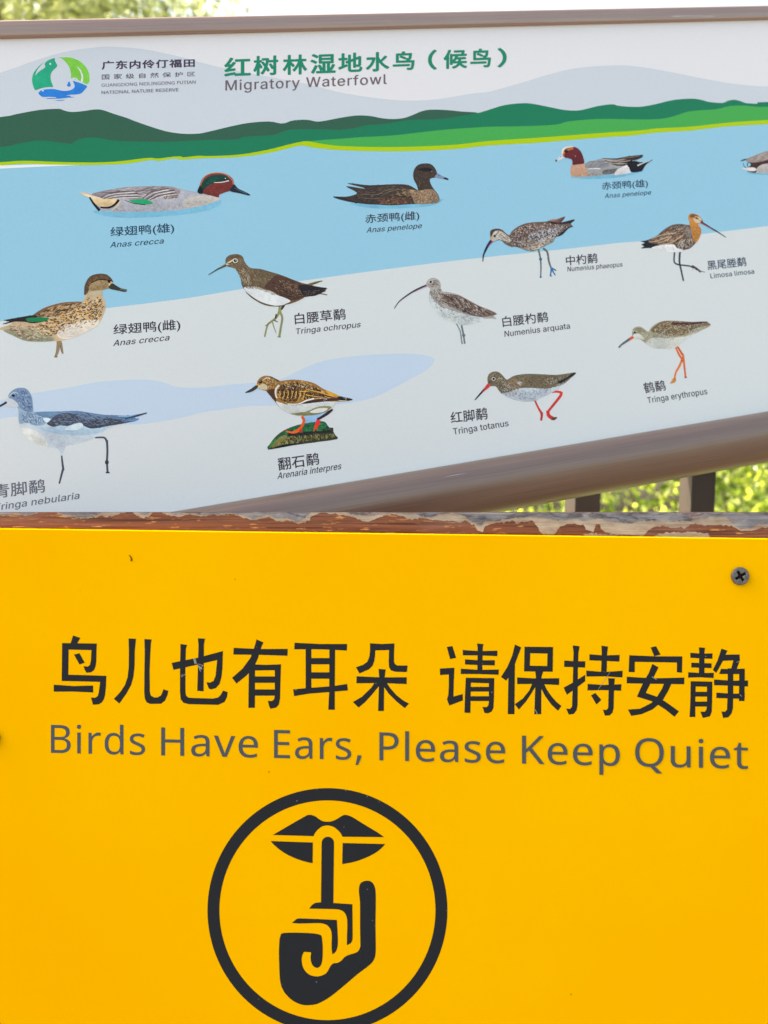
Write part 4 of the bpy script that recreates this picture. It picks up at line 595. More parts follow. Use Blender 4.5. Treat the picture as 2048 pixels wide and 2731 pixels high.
k.p((22, 24, 30), [(1084, 276), (1100, 225), (1125, 240), (1130, 288)])
k.line((210, 130, 92), (6, 10), [(1108, 215), (1150, 135), (1230, 104), (1320, 112), (1385, 160), (1402, 212), (1390, 240)])
k.line((238, 215, 205), (4, 12), [(1228, 190), (1300, 186), (1362, 172)])
k.dot((10, 12, 14), (1328, 160), 13); k.dot((235, 240, 240), (1330, 153), 5)
k.p((32, 36, 48), [(1372, 264), (1390, 225), (1408, 204), (1445, 242), (1500, 268), (1546, 293), (1540, 303), (1460, 285)])
k.line((90, 110, 135), (3, 5), [(1410, 235), (1460, 262), (1520, 287)])
done(P)

P = bird('E', "dark brown hen duck floating on the water, blue-grey bill"); k = P[0]
k.p(WS, [(305, 590), (700, 600), (1290, 545), (1318, 562), (1250, 602), (1100, 630), (800, 647), (500, 637)])
body = [(120, 515), (260, 517), (340, 500), (380, 480), (355, 455), (265, 408), (300, 403), (440, 425), (460, 420), (283, 374), (340, 370), (520, 390), (800, 378), (950, 388), (1045, 440), (1055, 438), (1040, 385), (1010, 330), (1002, 270), (1015, 215), (1050, 170), (1110, 150), (1190, 153), (1240, 195), (1265, 250), (1262, 300), (1215, 310), (1190, 325), (1195, 370), (1230, 430), (1270, 480), (1292, 530), (1288, 570), (1230, 592), (1000, 600), (760, 613), (600, 605), (480, 600), (300, 575), (160, 540)]
k.p((66, 54, 48), body, sub=3)
k.scatter([(400, 430), (800, 390), (1000, 430), (960, 540), (700, 590), (420, 570), (330, 530)], [(95, 80, 68), (45, 38, 38), (120, 96, 76)], 150, 50, 10, -8, .3)
k.scatter([(600, 540), (760, 520), (1000, 530), (1000, 595), (760, 605), (620, 600)], [(135, 82, 58), (105, 62, 46), (165, 120, 90)], 80, 34, 13, 10)
k.p((152, 124, 96), [(960, 440), (1060, 452), (1150, 435), (1225, 440), (1270, 490), (1288, 540), (1284, 572), (1220, 590), (1040, 597), (1000, 540)])
k.scatter([(960, 430), (1060, 450), (1220, 440), (1285, 535), (1282, 572), (1220, 588), (1030, 592)], [(80, 58, 44), (215, 195, 170), (180, 150, 120), (110, 80, 60)], 190, 26, 9, -30, .5)
k.scatter([(780, 470), (880, 420), (1000, 450), (1020, 500), (940, 520), (800, 500)], [(190, 160, 120), (60, 48, 40), (150, 120, 90)], 50, 44, 12, 20)
for a in ((610, 500, 680, 455, 790, 430), (640, 515, 720, 470, 850, 430), (430, 490, 560, 495, 660, 480), (470, 535, 560, 540, 640, 530)): k.line((125, 110, 92), (4, 6), [a[:2], a[2:4], a[4:]])
k.scatter([(1040, 200), (1110, 160), (1200, 165), (1255, 240), (1210, 300), (1180, 370), (1210, 430), (1080, 440), (1040, 350), (1015, 270)], [(110, 86, 62), (50, 40, 34), (140, 110, 80), (80, 62, 46)], 190, 20, 6, 60, .6)
k.p((34, 28, 26), [(1050, 215), (1130, 195), (1200, 205), (1215, 230), (1150, 240), (1060, 225)]); k.dot((12, 10, 10), (1195, 222), 12); k.dot((210, 200, 180), (1207, 234), 4)
k.p((126, 146, 178), [(1242, 300), (1262, 270), (1270, 256), (1300, 272), (1345, 298), (1392, 318), (1386, 330), (1330, 322)])
k.p((20, 22, 26), [(1340, 308), (1360, 303), (1394, 320), (1386, 332), (1345, 320)]); k.dot((40, 45, 55), (1288, 282), 8, 4)
k.line((20, 18, 18), (5, 10), [(120, 514), (200, 530), (300, 560), (380, 590)]); done(P)

P = bird('F', "grey drake with chestnut head and cream forehead"); k = P[0]
k.p(WS, [(355, 420), (800, 400), (1120, 355), (1128, 366), (1000, 405), (800, 435), (600, 445), (420, 440)])
body = [(340, 310), (360, 288), (490, 275), (540, 250), (600, 240), (700, 217), (860, 220), (1000, 195), (1140, 178), (1130, 190), (1135, 203), (1060, 245), (1120, 262), (1180, 255), (1248, 230), (1180, 280), (1150, 320), (1120, 360), (1010, 370), (940, 390), (820, 403), (800, 392), (600, 415), (480, 420), (360, 420), (336, 370)]
k.p((168, 168, 170), body, sub=3)
k.scatter(body, [(190, 190, 192), (146, 146, 150)], 120, 24, 7, 15)
k.p((150, 152, 156), [(480, 300), (540, 255), (620, 238), (700, 225), (760, 290), (700, 325), (560, 330), (500, 320)])
for a in ((500, 310, 540, 262, 600, 250), (540, 318, 590, 262, 660, 245), (590, 325, 640, 265, 720, 250), (640, 322, 700, 285, 780, 268)): k.line((96, 96, 100), (3, 5), [a[:2], a[2:4], a[4:]])
for i, a in enumerate(((690, 218, 850, 225, 1000, 200), (760, 245, 900, 245, 1050, 215), (780, 265, 920, 265, 1020, 245), (740, 255, 850, 290, 980, 285), (720, 240, 850, 262, 960, 262))):
    k.line((34, 28, 30), (6, 24), [a[:2], a[2:4], a[4:]])
for a in ((700, 228, 850, 240, 1010, 222), (740, 240, 880, 258, 1000, 240), (720, 262, 860, 278, 960, 275)): k.line((208, 190, 176), (8, 5), [a[:2], a[2:4], a[4:]])
k.p((60, 44, 40), [(860, 218), (1000, 192), (1140, 178), (1130, 190), (1136, 203), (1050, 238), (960, 232)]); k.line((170, 140, 110), (6, 3), [(900, 215), (1000, 208), (1100, 190)])
k.p((204, 158, 132), [(340, 320), (360, 290), (480, 276), (505, 330), (545, 408), (480, 420), (362, 420), (337, 380)])
k.scatter([(350, 330), (470, 290), (500, 400), (380, 415)], [(218, 176, 150), (188, 140, 116)], 50, 20, 8, 80)
k.scatter([(400, 395), (760, 360), (800, 390), (600, 412), (400, 418)], [(90, 78, 66), (215, 205, 190), (190, 160, 110)], 60, 14, 9, 70)
k.p((110, 108, 108), [(700, 350), (800, 335), (860, 330), (840, 370), (780, 390), (700, 392)])
k.scatter([(700, 350), (860, 330), (840, 370), (720, 392)], [(60, 58, 60), (150, 148, 148)], 30, 22, 7, -40)
k.p((228, 226, 230), [(850, 345), (900, 318), (965, 288), (1000, 320), (1018, 366), (940, 388), (822, 403)])
k.p((26, 24, 32), [(958, 278), (1000, 250), (1060, 247), (1120, 262), (1180, 255), (1248, 230), (1180, 280), (1150, 320), (1120, 360), (1012, 370), (985, 320)])
k.line((225, 214, 205), (16, 4), [(1078, 298), (1140, 270), (1222, 242)])
k.line((235, 238, 242), (6, 12), [(530, 335), (590, 330), (665, 332)])
k.p((106, 36, 42), [(362, 290), (358, 245), (330, 218), (275, 210), (250, 182), (246, 130), (270, 97), (330, 86), (400, 96), (452, 142), (480, 210), (487, 272), (430, 282)])
k.scatter([(300, 200), (380, 110), (450, 160), (475, 260), (380, 280)], [(130, 50, 50), (84, 26, 34)], 60, 22, 8, 70)
k.p((196, 112, 52), [(262, 150), (300, 108), (370, 98), (360, 120), (320, 130), (275, 160), (268, 190), (255, 185)])
k.p((242, 224, 205), [(246, 185), (240, 140), (262, 102), (320, 84), (378, 90), (300, 104), (268, 125), (256, 160)])
k.dot((20, 14, 18), (290, 138), 19); k.dot((120, 130, 140), (290, 132), 4); k.dot((235, 235, 235), (392, 194), 4)
k.p((208, 218, 228), [(174, 236), (205, 205), (243, 176), (256, 195), (273, 213), (215, 240), (180, 250)]); k.p((16, 16, 20), [(170, 250), (175, 232), (190, 236), (184, 250)])
k.dot((70, 70, 80), (228, 198), 5); done(P)

P = bird('H', "duck cut off by the right edge, brown wing and white tail"); k = P[0]
k.p(WS, [(1420, 330), (1520, 335), (1700, 335), (2050, 330), (2040, 350), (1800, 360), (1500, 352)])
k.p((196, 190, 186), [(1520, 335), (1530, 290), (1560, 250), (1700, 215), (1900, 200), (2020, 240), (2050, 300), (2000, 340), (1700, 340)])
k.p((72, 42, 38), [(1425, 200), (1560, 185), (1700, 165), (1800, 200), (1700, 225), (1590, 245), (1545, 275), (1520, 300), (1450, 280), (1470, 240)])
k.p((166, 150, 144), [(1405, 190), (1460, 165), (1540, 132), (1660, 92), (1800, 70), (1950, 110), (1900, 190), (1700, 185), (1560, 215), (1480, 222), (1430, 210)])
k.scatter([(1430, 195), (1560, 135), (1700, 95), (1700, 180), (1560, 210)], [(190, 176, 168), (130, 114, 110)], 50, 60, 9, -20, .15)
k.p((26, 26, 30), [(1428, 315), (1460, 300), (1528, 300), (1522, 335), (1470, 330)])
k.p((238, 226, 224), [(1368, 283), (1420, 283), (1490, 275), (1530, 292), (1515, 316), (1440, 314)])
k.p((38, 62, 84), [(1350, 207), (1385, 187), (1425, 180), (1400, 200)])
k.line((40, 60, 82), (5, 9), [(1386, 225), (1392, 258), (1418, 282)]); k.line((40, 60, 82), (7, 9), [(1445, 222), (1428, 240), (1440, 275)])
done(P)

P = bird('G', "streaked brown wader with long down-curved bill wading at the waterline"); k = P[0]
k.line((96, 104, 104), (16, 10), [(650, 415), (668, 500), (672, 580), (669, 668)]); k.dot((40, 110, 150), (669, 502), 14); k.line((30, 110, 160), (14, 18), [(671, 650), (668, 668)])
k.line((96, 104, 104), (20, 14), [(690, 405), (728, 440), (742, 520), (766, 592)])
for a in (((766, 575), (755, 655)), ((764, 580), (806, 602)), ((766, 590), (800, 646))): k.line((26, 112, 168), (16, 10), a)
k.line((50, 60, 66), (5, 7), [(785, 592), (808, 602)]); k.line((50, 60, 66), (5, 8), [(750, 640), (770, 655)])
body = [(225, 300), (222, 262), (240, 240), (290, 231), (330, 242), (360, 270), (393, 290), (410, 260), (450, 225), (520, 190), (600, 175), (720, 168), (775, 148), (810, 148), (885, 124), (870, 150), (840, 178), (900, 165), (968, 150), (940, 182), (945, 200), (956, 216), (920, 224), (860, 285), (800, 312), (780, 350), (720, 380), (640, 420), (590, 432), (540, 425), (460, 395), (400, 390), (350, 365), (320, 335), (290, 335), (250, 350), (228, 330)]
k.p((112, 92, 84), body, sub=3)
bb = [(400, 300), (430, 245), (520, 198), (620, 182), (740, 178), (860, 200), (915, 205), (870, 265), (800, 305), (770, 350), (700, 385), (620, 425), (540, 415), (450, 385), (400, 370)]
k.p((150, 140, 130), [(480, 350), (600, 330), (760, 300), (800, 310), (770, 352), (710, 383), (640, 418), (560, 425), (490, 400)])
k.scatter(bb, [(228, 222, 216), (60, 40, 36), (205, 195, 188), (110, 62, 44), (70, 52, 48)], 620, 20, 8, 35, .5)
k.scatter([(560, 270), (700, 230), (860, 215), (800, 300), (700, 350), (560, 330)], [(236, 238, 244), (38, 42, 56), (225, 230, 238), (50, 56, 72)], 330, 18, 8, 60, .4)
k.scatter([(430, 245), (560, 195), (740, 185), (700, 225), (560, 240), (440, 300)], [(120, 66, 46), (232, 220, 205), (80, 48, 38)], 150, 22, 7, 20, .4)
k.scatter([(520, 400), (640, 380), (760, 345), (640, 418), (560, 428)], [(206, 190, 160), (160, 140, 100), (225, 220, 210)], 60, 22, 7, 10)
k.p((48, 34, 40), [(725, 168), (800, 175), (850, 178), (968, 150), (940, 182), (900, 188), (840, 192), (780, 190)]); k.p((190, 130, 110), [(740, 162), (775, 148), (815, 150), (790, 160)]); k.p((110, 60, 50), [(810, 185), (850, 150), (886, 125), (870, 155), (842, 182)])
k.p((40, 38, 48), [(820, 300), (860, 260), (925, 215), (955, 214), (915, 232), (862, 285)]); k.scatter([(800, 200), (910, 200), (920, 215), (850, 250), (800, 230)], [(215, 208, 200), (40, 36, 40)], 44, 20, 7, -60, .2)
k.p((204, 196, 186), [(235, 300), (250, 262), (290, 250), (330, 262), (370, 292), (400, 320), (395, 355), (340, 335), (300, 325), (255, 345), (232, 330)])
k.scatter([(250, 300), (320, 260), (390, 310), (440, 360), (440, 385), (360, 360), (300, 320)], [(80, 66, 60), (232, 226, 218), (110, 92, 80)], 120, 26, 5, 35, .3)
k.p((84, 56, 48), [(226, 300), (224, 262), (242, 240), (290, 232), (310, 238), (270, 250), (246, 275), (238, 305)])
k.line((80, 60, 54), (5, 8), [(250, 300), (275, 285), (300, 255)]); k.dot((14, 14, 18), (263, 296), 11)
k.p((210, 180, 110), [(226, 330), (232, 300), (244, 300), (240, 330)])
k.line((36, 42, 62), (28, 7), [(234, 338), (205, 378), (178, 430), (162, 475), (158, 522)]); k.line((140, 52, 120), (14, 5), [(244, 345), (222, 368), (202, 400)])
done(P)

P = bird('H', "rusty-necked wader with long straight bill, one foot lifted"); k = P[0]
k.line((58, 58, 66), (17, 15), [(626, 1205), (622, 1318), (664, 1350), (740, 1360), (812, 1372), (870, 1402)]); k.line((58, 58, 66), (22, 17), [(686, 1205), (680, 1320), (700, 1420), (724, 1532)])
k.line((78, 62, 54), (34, 14), [(815, 1370), (860, 1390), (915, 1430)]); k.line((50, 48, 52), (14, 4), [(860, 1402), (912, 1422), (966, 1436)]); k.line((78, 62, 54), (10, 4), [(880, 1410), (916, 1444)]); k.line((120, 100, 90), (3, 3), [(820, 1385), (832, 1415)])
body = [(300, 1100), (320, 1080), (420, 1040), (500, 970), (600, 912), (700, 902), (790, 914), (792, 880), (777, 840), (790, 795), (840, 785), (900, 815), (940, 870), (915, 893), (886, 905), (915, 950), (918, 1010), (880, 1090), (800, 1170), (730, 1190), (690, 1210), (560, 1210), (480, 1190), (400, 1168), (340, 1130)]
k.p((112, 86, 72), body, sub=3)
k.p((34, 30, 40), [(245, 1095), (330, 1080), (350, 1112), (450, 1130), (430, 1150), (370, 1168), (250, 1170), (290, 1150), (255, 1128), (300, 1110)], sm=False)
k.p((232, 234, 236), [(370, 1165), (450, 1140), (540, 1128), (620, 1130), (650, 1165), (720, 1188), (690, 1212), (560, 1210), (470, 1188)])
k.scatter([(450, 1150), (620, 1140), (640, 1200), (520, 1195)], [(190, 196, 200), (150, 150, 160)], 24, 26, 8, 20)
k.scatter([(330, 1090), (500, 985), (620, 925), (780, 925), (810, 1000), (780, 1060), (640, 1130), (460, 1120)], [(70, 48, 40), (150, 118, 92), (190, 165, 140), (96, 66, 54)], 240, 58, 13, -25, .35)
for a in ((340, 1100, 430, 1090, 560, 1040), (440, 1115, 540, 1080, 590, 1040), (400, 1060, 500, 1020, 640, 1000), (450, 1130, 580, 1110, 700, 1040)): k.line((206, 176, 146), (5, 12), [a[:2], a[2:4], a[4:]])
k.scatter([(560, 960), (620, 915), (760, 912), (740, 960), (640, 990)], [(50, 38, 36), (190, 180, 172), (130, 100, 80)], 60, 30, 12, 10, .6)
k.p((136, 126, 118), [(740, 960), (790, 945), (820, 985), (815, 1030), (770, 1040), (745, 1010)]); k.scatter([(740, 960), (800, 950), (820, 1030), (760, 1040)], [(86, 74, 66), (180, 172, 162)], 24, 36, 7, 70)
k.p((204, 136, 62), [(793, 914), (790, 870), (777, 840), (790, 795), (840, 785), (900, 815), (930, 865), (900, 893), (884, 905), (918, 950), (918, 1010), (885, 1085), (850, 1110), (825, 1060), (815, 985)])
k.scatter([(800, 900), (880, 905), (915, 960), (910, 1020), (860, 1100), (825, 1040)], [(226, 160, 84), (170, 104, 48), (190, 130, 70)], 90, 26, 7, 80, .4)
k.p((214, 194, 160), [(835, 835), (880, 835), (925, 868), (900, 893), (850, 880)]); k.p((120, 84, 50), [(795, 812), (830, 790), (890, 815), (850, 825), (810, 830)]); k.line((230, 214, 190), (5, 8), [(850, 818), (890, 830), (918, 858)])
k.dot((20, 18, 20), (872, 838), 15, 9); k.line((70, 50, 40), (7, 5), [(840, 830), (880, 845), (920, 872)])
k.scatter([(640, 1140), (700, 1070), (800, 1030), (860, 1090), (800, 1168), (730, 1188), (660, 1175)], [(60, 44, 40), (226, 220, 210), (90, 64, 50), (200, 186, 168)], 150, 38, 11, 80, .3)
k.line((60, 48, 56), (26, 6), [(915, 878), (1000, 930), (1100, 988), (1196, 1050)]); k.line((176, 84, 90), (12, 4), [(912, 888), (980, 925), (1050, 960)]); done(P)

P = bird('I', "speckled brown hen duck with green wing patch standing on the shore"); k = P[0]
k.line((150, 128, 96), (40, 18), [(522, 680), (515, 750), (505, 800), (488, 838)]); k.line((86, 66, 92), (22, 14), [(540, 715), (545, 770), (556, 806)]); k.line((150, 128, 96), (24, 12), [(530, 690), (545, 740), (556, 808)]); k.line((110, 90, 70), (5, 9), [(480, 834), (495, 838), (508, 832)])
body = [(-30, 590), (60, 560), (100, 540), (110, 520), (180, 500), (290, 465), (380, 405), (480, 370), (580, 350), (720, 345), (750, 310), (745, 250), (752, 195), (790, 130), (850, 103), (930, 102), (980, 135), (1002, 185), (985, 225), (940, 235), (905, 252), (905, 290), (930, 340), (936, 400), (910, 480), (860, 560), (780, 610), (680, 655), (560, 690), (450, 697), (250, 699), (130, 655), (30, 600)]
k.p((212, 186, 150), body, sub=3)
k.p((126, 98, 74), [(290, 465), (380, 408), (480, 372), (580, 352), (720, 348), (700, 380), (620, 430), (520, 470), (400, 480), (250, 500)])
k.p((232, 222, 210), [(560, 560), (700, 520), (850, 500), (880, 520), (850, 565), (780, 608), (680, 652), (580, 680), (500, 640)])
k.p((160, 158, 130), [(30, 600), (160, 590), (360, 600), (480, 690), (250, 697), (130, 653)])
k.scatter([(60, 560), (300, 540), (470, 660), (250, 690), (130, 650)], [(235, 222, 205), (120, 84, 56), (190, 150, 110)], 110, 34, 12, 15, .4)
sp = [(330, 590), (300, 560), (440, 500), (560, 450), (700, 370), (760, 320), (900, 300), (930, 400), (900, 480), (840, 550), (600, 600), (450, 660), (360, 640)]
k.scatter(sp, [(236, 190, 120), (240, 214, 170), (225, 170, 90)], 190, 46, 20, -15, .5)
k.scatter(sp, [(70, 42, 28), (96, 58, 36), (52, 34, 28)], 240, 30, 13, -20, .6)
k.scatter([(300, 470), (480, 385), (700, 352), (700, 400), (560, 450), (420, 490)], [(60, 42, 34), (200, 160, 110), (86, 60, 46), (226, 190, 140)], 110, 60, 15, -22, .3)
k.scatter([(560, 560), (860, 500), (780, 605), (600, 670)], [(244, 238, 230), (222, 206, 188)], 70, 40, 14, -10)
k.p((44, 36, 34), [(30, 512), (120, 495), (280, 468), (330, 480), (230, 515), (140, 520), (40, 547), (90, 520)])
k.line((30, 26, 28), (5, 12), [(25, 545), (120, 520), (240, 520)]); k.line((40, 30, 28), (10, 12), [(230, 522), (300, 532), (420, 510)])
k.p((0, 132, 82), [(228, 505), (260, 490), (400, 486), (434, 498), (380, 522), (270, 524)])
k.p((96, 72, 50), [(748, 290), (745, 250), (752, 195), (790, 130), (850, 103), (930, 102), (980, 135), (1000, 175), (940, 150), (840, 160), (800, 200), (780, 260)])
k.p((170, 146, 104), [(790, 210), (850, 165), (940, 165), (990, 190), (985, 222), (940, 235), (890, 245), (800, 250)])
k.scatter([(755, 260), (790, 140), (900, 108), (980, 140), (980, 220), (880, 240), (780, 300)], [(70, 50, 36), (150, 122, 84), (124, 92, 60), (190, 140, 96)], 170, 20, 6, 10, .6)
k.line((50, 36, 28), (7, 12), [(800, 185), (880, 152), (985, 162)]); k.dot((16, 12, 12), (965, 168), 13); k.dot((230, 205, 150), (972, 196), 12)
k.p((196, 180, 150), [(765, 310), (790, 262), (880, 248), (905, 255), (905, 292), (880, 300), (800, 310)])
k.p((58, 56, 46), [(965, 228), (990, 185), (1030, 205), (1070, 228), (1118, 238), (1122, 252), (1105, 260), (1050, 250)]); k.line((140, 132, 100), (4, 8), [(1060, 236), (1118, 246)])
done(P)

P = bird('J', "brown-backed wader with white belly, walking at the waterline"); k = P[0]
k.line((60, 56, 44), (30, 14), [(820, 560), (805, 590), (795, 610)]); k.line((140, 142, 92), (20, 20), [(780, 575), (786, 630), (804, 685), (790, 780), (776, 862)]); k.line((148, 150, 96), (24, 14), [(780, 600), (772, 640), (740, 690), (700, 720), (672, 745), (655, 800), (642, 860)])
k.line((150, 152, 100), (12, 6), [(712, 715), (728, 770), (750, 826)]); k.line((90, 86, 60), (12, 6), [(728, 705), (764, 722)]); k.line((130, 132, 86), (12, 6), [(690, 730), (645, 758)]); k.line((60, 54, 40), (16, 14), [(750, 650), (742, 690)]); k.line((110, 112, 78), (7, 10), [(760, 858), (790, 860)])
body = [(282, 185), (283, 140), (310, 110), (350, 98), (400, 97), (440, 120), (460, 170), (510, 222), (600, 232), (700, 260), (800, 290), (900, 330), (990, 362), (1050, 372), (1100, 352), (1176, 341), (1082, 382), (1130, 395), (1222, 412), (1170, 425), (1208, 434), (1160, 452), (1219, 468), (1210, 475), (1155, 465), (1100, 482), (1020, 490), (960, 520), (890, 550), (830, 565), (780, 580), (680, 570), (590, 540), (510, 490), (460, 430), (430, 380), (420, 320), (385, 250), (355, 225), (300, 210)]
k.p((108, 90, 68), body, sub=3)
k.scatter([(300, 180), (400, 105), (460, 180), (520, 230), (700, 265), (760, 380), (600, 400), (450, 400), (420, 320), (370, 230)], [(136, 116, 86), (84, 68, 50), (160, 142, 112), (120, 98, 70)], 230, 28, 8, 45, .5)
k.p((82, 56, 44), [(640, 400), (700, 330), (760, 290), (900, 332), (990, 364), (1130, 396), (1215, 412), (1160, 456), (1100, 480), (1010, 490), (940, 515), (870, 520), (760, 470), (690, 430)])
k.scatter([(700, 350), (900, 335), (1120, 400), (1080, 475), (900, 510), (740, 450)], [(60, 38, 32), (108, 76, 56), (140, 110, 80), (44, 34, 34)], 200, 40, 10, 28, .3)
k.scatter([(760, 320), (960, 370), (1150, 420), (1120, 470), (940, 470), (800, 400)], [(190, 176, 150), (160, 140, 110)], 70, 9, 7, 0)
k.p((38, 32, 36), [(1000, 470), (960, 380), (1120, 398), (1222, 412), (1170, 425), (1208, 434), (1160, 455), (1090, 480)]); k.scatter([(990, 430), (1160, 425), (1090, 475), (1010, 480)], [(120, 96, 76), (150, 130, 110)], 26, 16, 6, 10)
k.p((120, 112, 60), [(1040, 372), (1100, 353), (1176, 341), (1080, 381)]); k.line((40, 34, 30), (4, 5), [(1090, 372), (1176, 342)])
k.p((228, 233, 235), [(452, 402), (520, 410), (580, 400), (640, 425), (700, 440), (760, 475), (820, 495), (880, 528), (840, 552), (780, 574), (690, 562), (600, 532), (520, 482), (470, 440)])
k.scatter([(460, 385), (560, 390), (720, 440), (800, 480), (740, 480), (600, 430), (480, 415)], [(100, 84, 62), (214, 214, 208), (140, 124, 98)], 90, 30, 9, 55, .4)
k.line((90, 60, 40), (3, 6), [(470, 450), (590, 540), (700, 574), (820, 568)]); k.line((120, 86, 50), (6, 12), [(830, 562), (920, 535), (1000, 495)])
k.scatter([(380, 240), (450, 220), (520, 330), (520, 400), (440, 380)], [(190, 178, 150), (214, 204, 180), (110, 90, 66)], 80, 30, 6, 65, .25)
k.p((206, 196, 172), [(285, 198), (295, 175), (340, 150), (360, 148), (330, 172), (310, 195)]); k.line((50, 40, 34), (8, 5), [(300, 188), (350, 168)])
k.dot((226, 222, 208), (371, 156), 24, 21); k.dot((18, 16, 18), (371, 156), 16, 15); k.dot((230, 230, 230), (375, 150), 4)
k.scatter([(310, 120), (400, 105), (430, 125), (340, 140)], [(84, 62, 44), (120, 92, 66)], 30, 22, 6, -10)
k.line((66, 84, 78), (24, 5), [(288, 196), (210, 235), (124, 288)]); k.line((160, 130, 90), (8, 3), [(284, 186), (250, 206), (220, 222)]); done(P)

P = bird('K', "streaked grey-brown wader with very long down-curved bill"); k = P[0]
k.line((116, 130, 136), (9, 12), [(628, 488), (660, 550), (670, 610), (678, 662)]); k.line((110, 122, 128), (16, 14), [(672, 502), (688, 580), (700, 660)]); k.dot((104, 116, 122), (691, 588), 14)
body = [(370, 165), (380, 125), (410, 103), (440, 100), (475, 115), (495, 150), (497, 190), (512, 214), (560, 220), (640, 240), (720, 280), (830, 340), (900, 365), (976, 405), (945, 418), (970, 450), (930, 445), (850, 448), (842, 470), (760, 492), (680, 502), (620, 485), (560, 465), (500, 435), (450, 380), (410, 320), (395, 250), (405, 200), (400, 186)]
k.p((176, 172, 168), body, sub=3)
k.p((214, 224, 226), [(400, 240), (440, 290), (500, 350), (600, 380), (740, 420), (850, 438), (842, 468), (760, 490), (680, 500), (620, 484), (560, 464), (500, 434), (450, 380), (412, 320)])
k.p((120, 100, 90), [(520, 240), (640, 246), (720, 285), (830, 342), (970, 405), (850, 432), (740, 410), (620, 350), (520, 300)])
k.scatter([(500, 230), (640, 245), (830, 345), (960, 405), (850, 430), (720, 410), (600, 360), (490, 310)], [(66, 44, 40), (216, 208, 200), (84, 60, 54), (150, 124, 108), (54, 38, 38)], 380, 48, 8, 38, .3)
k.scatter([(400, 200), (495, 180), (530, 260), (500, 340), (420, 310)], [(84, 66, 58), (220, 216, 210), (110, 90, 80)], 160, 30, 5, 70, .25)
k.scatter([(430, 300), (560, 350), (740, 425), (840, 440), (740, 485), (620, 475), (500, 425)], [(90, 76, 72), (110, 96, 92)], 90, 26, 5, 35, .3)
k.scatter([(380, 150), (410, 108), (475, 120), (492, 180), (410, 185)], [(90, 70, 58), (210, 200, 190), (60, 46, 40)], 90, 18, 5, 30, .4)
k.dot((222, 216, 206), (410, 134), 18, 15); k.dot((18, 14, 16), (410, 134), 12, 11)
k.line((64, 54, 62), (20, 6), [(375, 164), (330, 182), (270, 210), (200, 255), (140, 303), (100, 360)]); k.line((190, 160, 190), (7, 3), [(372, 174), (320, 196), (270, 220)]); done(P)

P = bird('L', "pale speckled wader with straight dark bill and orange legs"); k = P[0]
k.line((206, 92, 36), (26, 34), [(1030, 520), (1075, 590), (1115, 650)]); k.line((226, 112, 48), (34, 26), [(1112, 640), (1128, 760), (1140, 870), (1152, 985)]); k.dot((170, 84, 40), (1152, 974), 19, 14)
k.line((214, 104, 34), (24, 30), [(1005, 530), (1050, 630), (1105, 715)]); k.line((232, 122, 44), (34, 26), [(1098, 720), (1060, 810), (1010, 900), (990, 985)]); k.p((206, 130, 34), [(975, 980), (1003, 985), (1006, 1030), (985, 1055), (922, 1066), (945, 1030)]); k.line((70, 50, 40), (5, 6), [(1000, 985), (1004, 1032)])
k.line((250, 180, 110), (4, 6), [(1030, 560), (1085, 650)]); k.dot((150, 80, 30), (1098, 728), 12)
body = [(365, 300), (375, 265), (410, 235), (470, 226), (520, 245), (570, 285), (605, 300), (640, 245), (700, 195), (780, 155), (860, 140), (950, 140), (1100, 145), (1250, 157), (1420, 150), (1486, 156), (1460, 175), (1522, 196), (1515, 215), (1480, 240), (1380, 285), (1280, 335), (1200, 390), (1100, 460), (1030, 520), (960, 545), (910, 562), (820, 552), (720, 550), (640, 525), (560, 475), (480, 415), (390, 405), (372, 372), (360, 340)]
k.p((170, 164, 138), body, sub=3)
k.p((212, 216, 210), [(560, 470), (640, 400), (740, 390), (860, 400), (1000, 390), (1150, 370), (1300, 310), (1200, 390), (1100, 460), (1030, 520), (910, 560), (820, 550), (720, 548), (640, 522)])
k.p((220, 222, 214), [(370, 372), (365, 340), (420, 330), (500, 350), (540, 420), (480, 412), (392, 404)])
k.p((120, 102, 74), [(640, 290), (700, 215), (800, 155), (950, 142), (1250, 160), (1420, 152), (1515, 200), (1300, 250), (1170, 330), (1000, 375), (850, 355), (740, 330)])
k.scatter([(650, 300), (780, 180), (950, 150), (1250, 165), (1480, 190), (1280, 260), (1150, 335), (1000, 372), (800, 350)], [(80, 58, 44), (226, 218, 196), (150, 130, 92), (104, 66, 50), (190, 176, 140)], 420, 30, 12, 15, .5)
k.p((84, 48, 40), [(950, 165), (1150, 165), (1400, 155), (1480, 158), (1300, 200), (1100, 215), (970, 200)]); k.scatter([(950, 190), (1400, 175), (1500, 200), (1200, 260), (1000, 250)], [(232, 226, 210), (70, 44, 38), (60, 48, 44)], 150, 16, 9, 60)
k.scatter([(1180, 290), (1400, 215), (1510, 205), (1380, 280), (1220, 360)], [(100, 92, 74), (226, 226, 214)], 80, 24, 8, -70, .3)
k.scatter([(600, 320), (760, 290), (1100, 360), (1000, 430), (740, 430), (600, 440)], [(110, 100, 80), (232, 230, 220), (140, 126, 96)], 170, 30, 7, 50, .5)
k.scatter([(480, 300), (580, 310), (640, 420), (640, 480), (560, 450), (480, 390)], [(130, 124, 96), (220, 218, 200)], 110, 26, 7, 55, .4)
k.scatter([(700, 430), (1080, 420), (960, 530), (740, 530)], [(232, 228, 220), (190, 188, 170)], 60, 40, 14, -10)
k.scatter([(375, 290), (410, 242), (500, 240), (590, 305), (480, 320)], [(120, 110, 80), (170, 160, 124), (96, 88, 66)], 80, 30, 7, 20)
k.line((226, 226, 214), (5, 10), [(366, 296), (400, 288), (440, 300)]); k.dot((16, 14, 16), (403, 316), 17, 15); k.line((60, 54, 40), (12, 6), [(385, 330), (368, 362)])
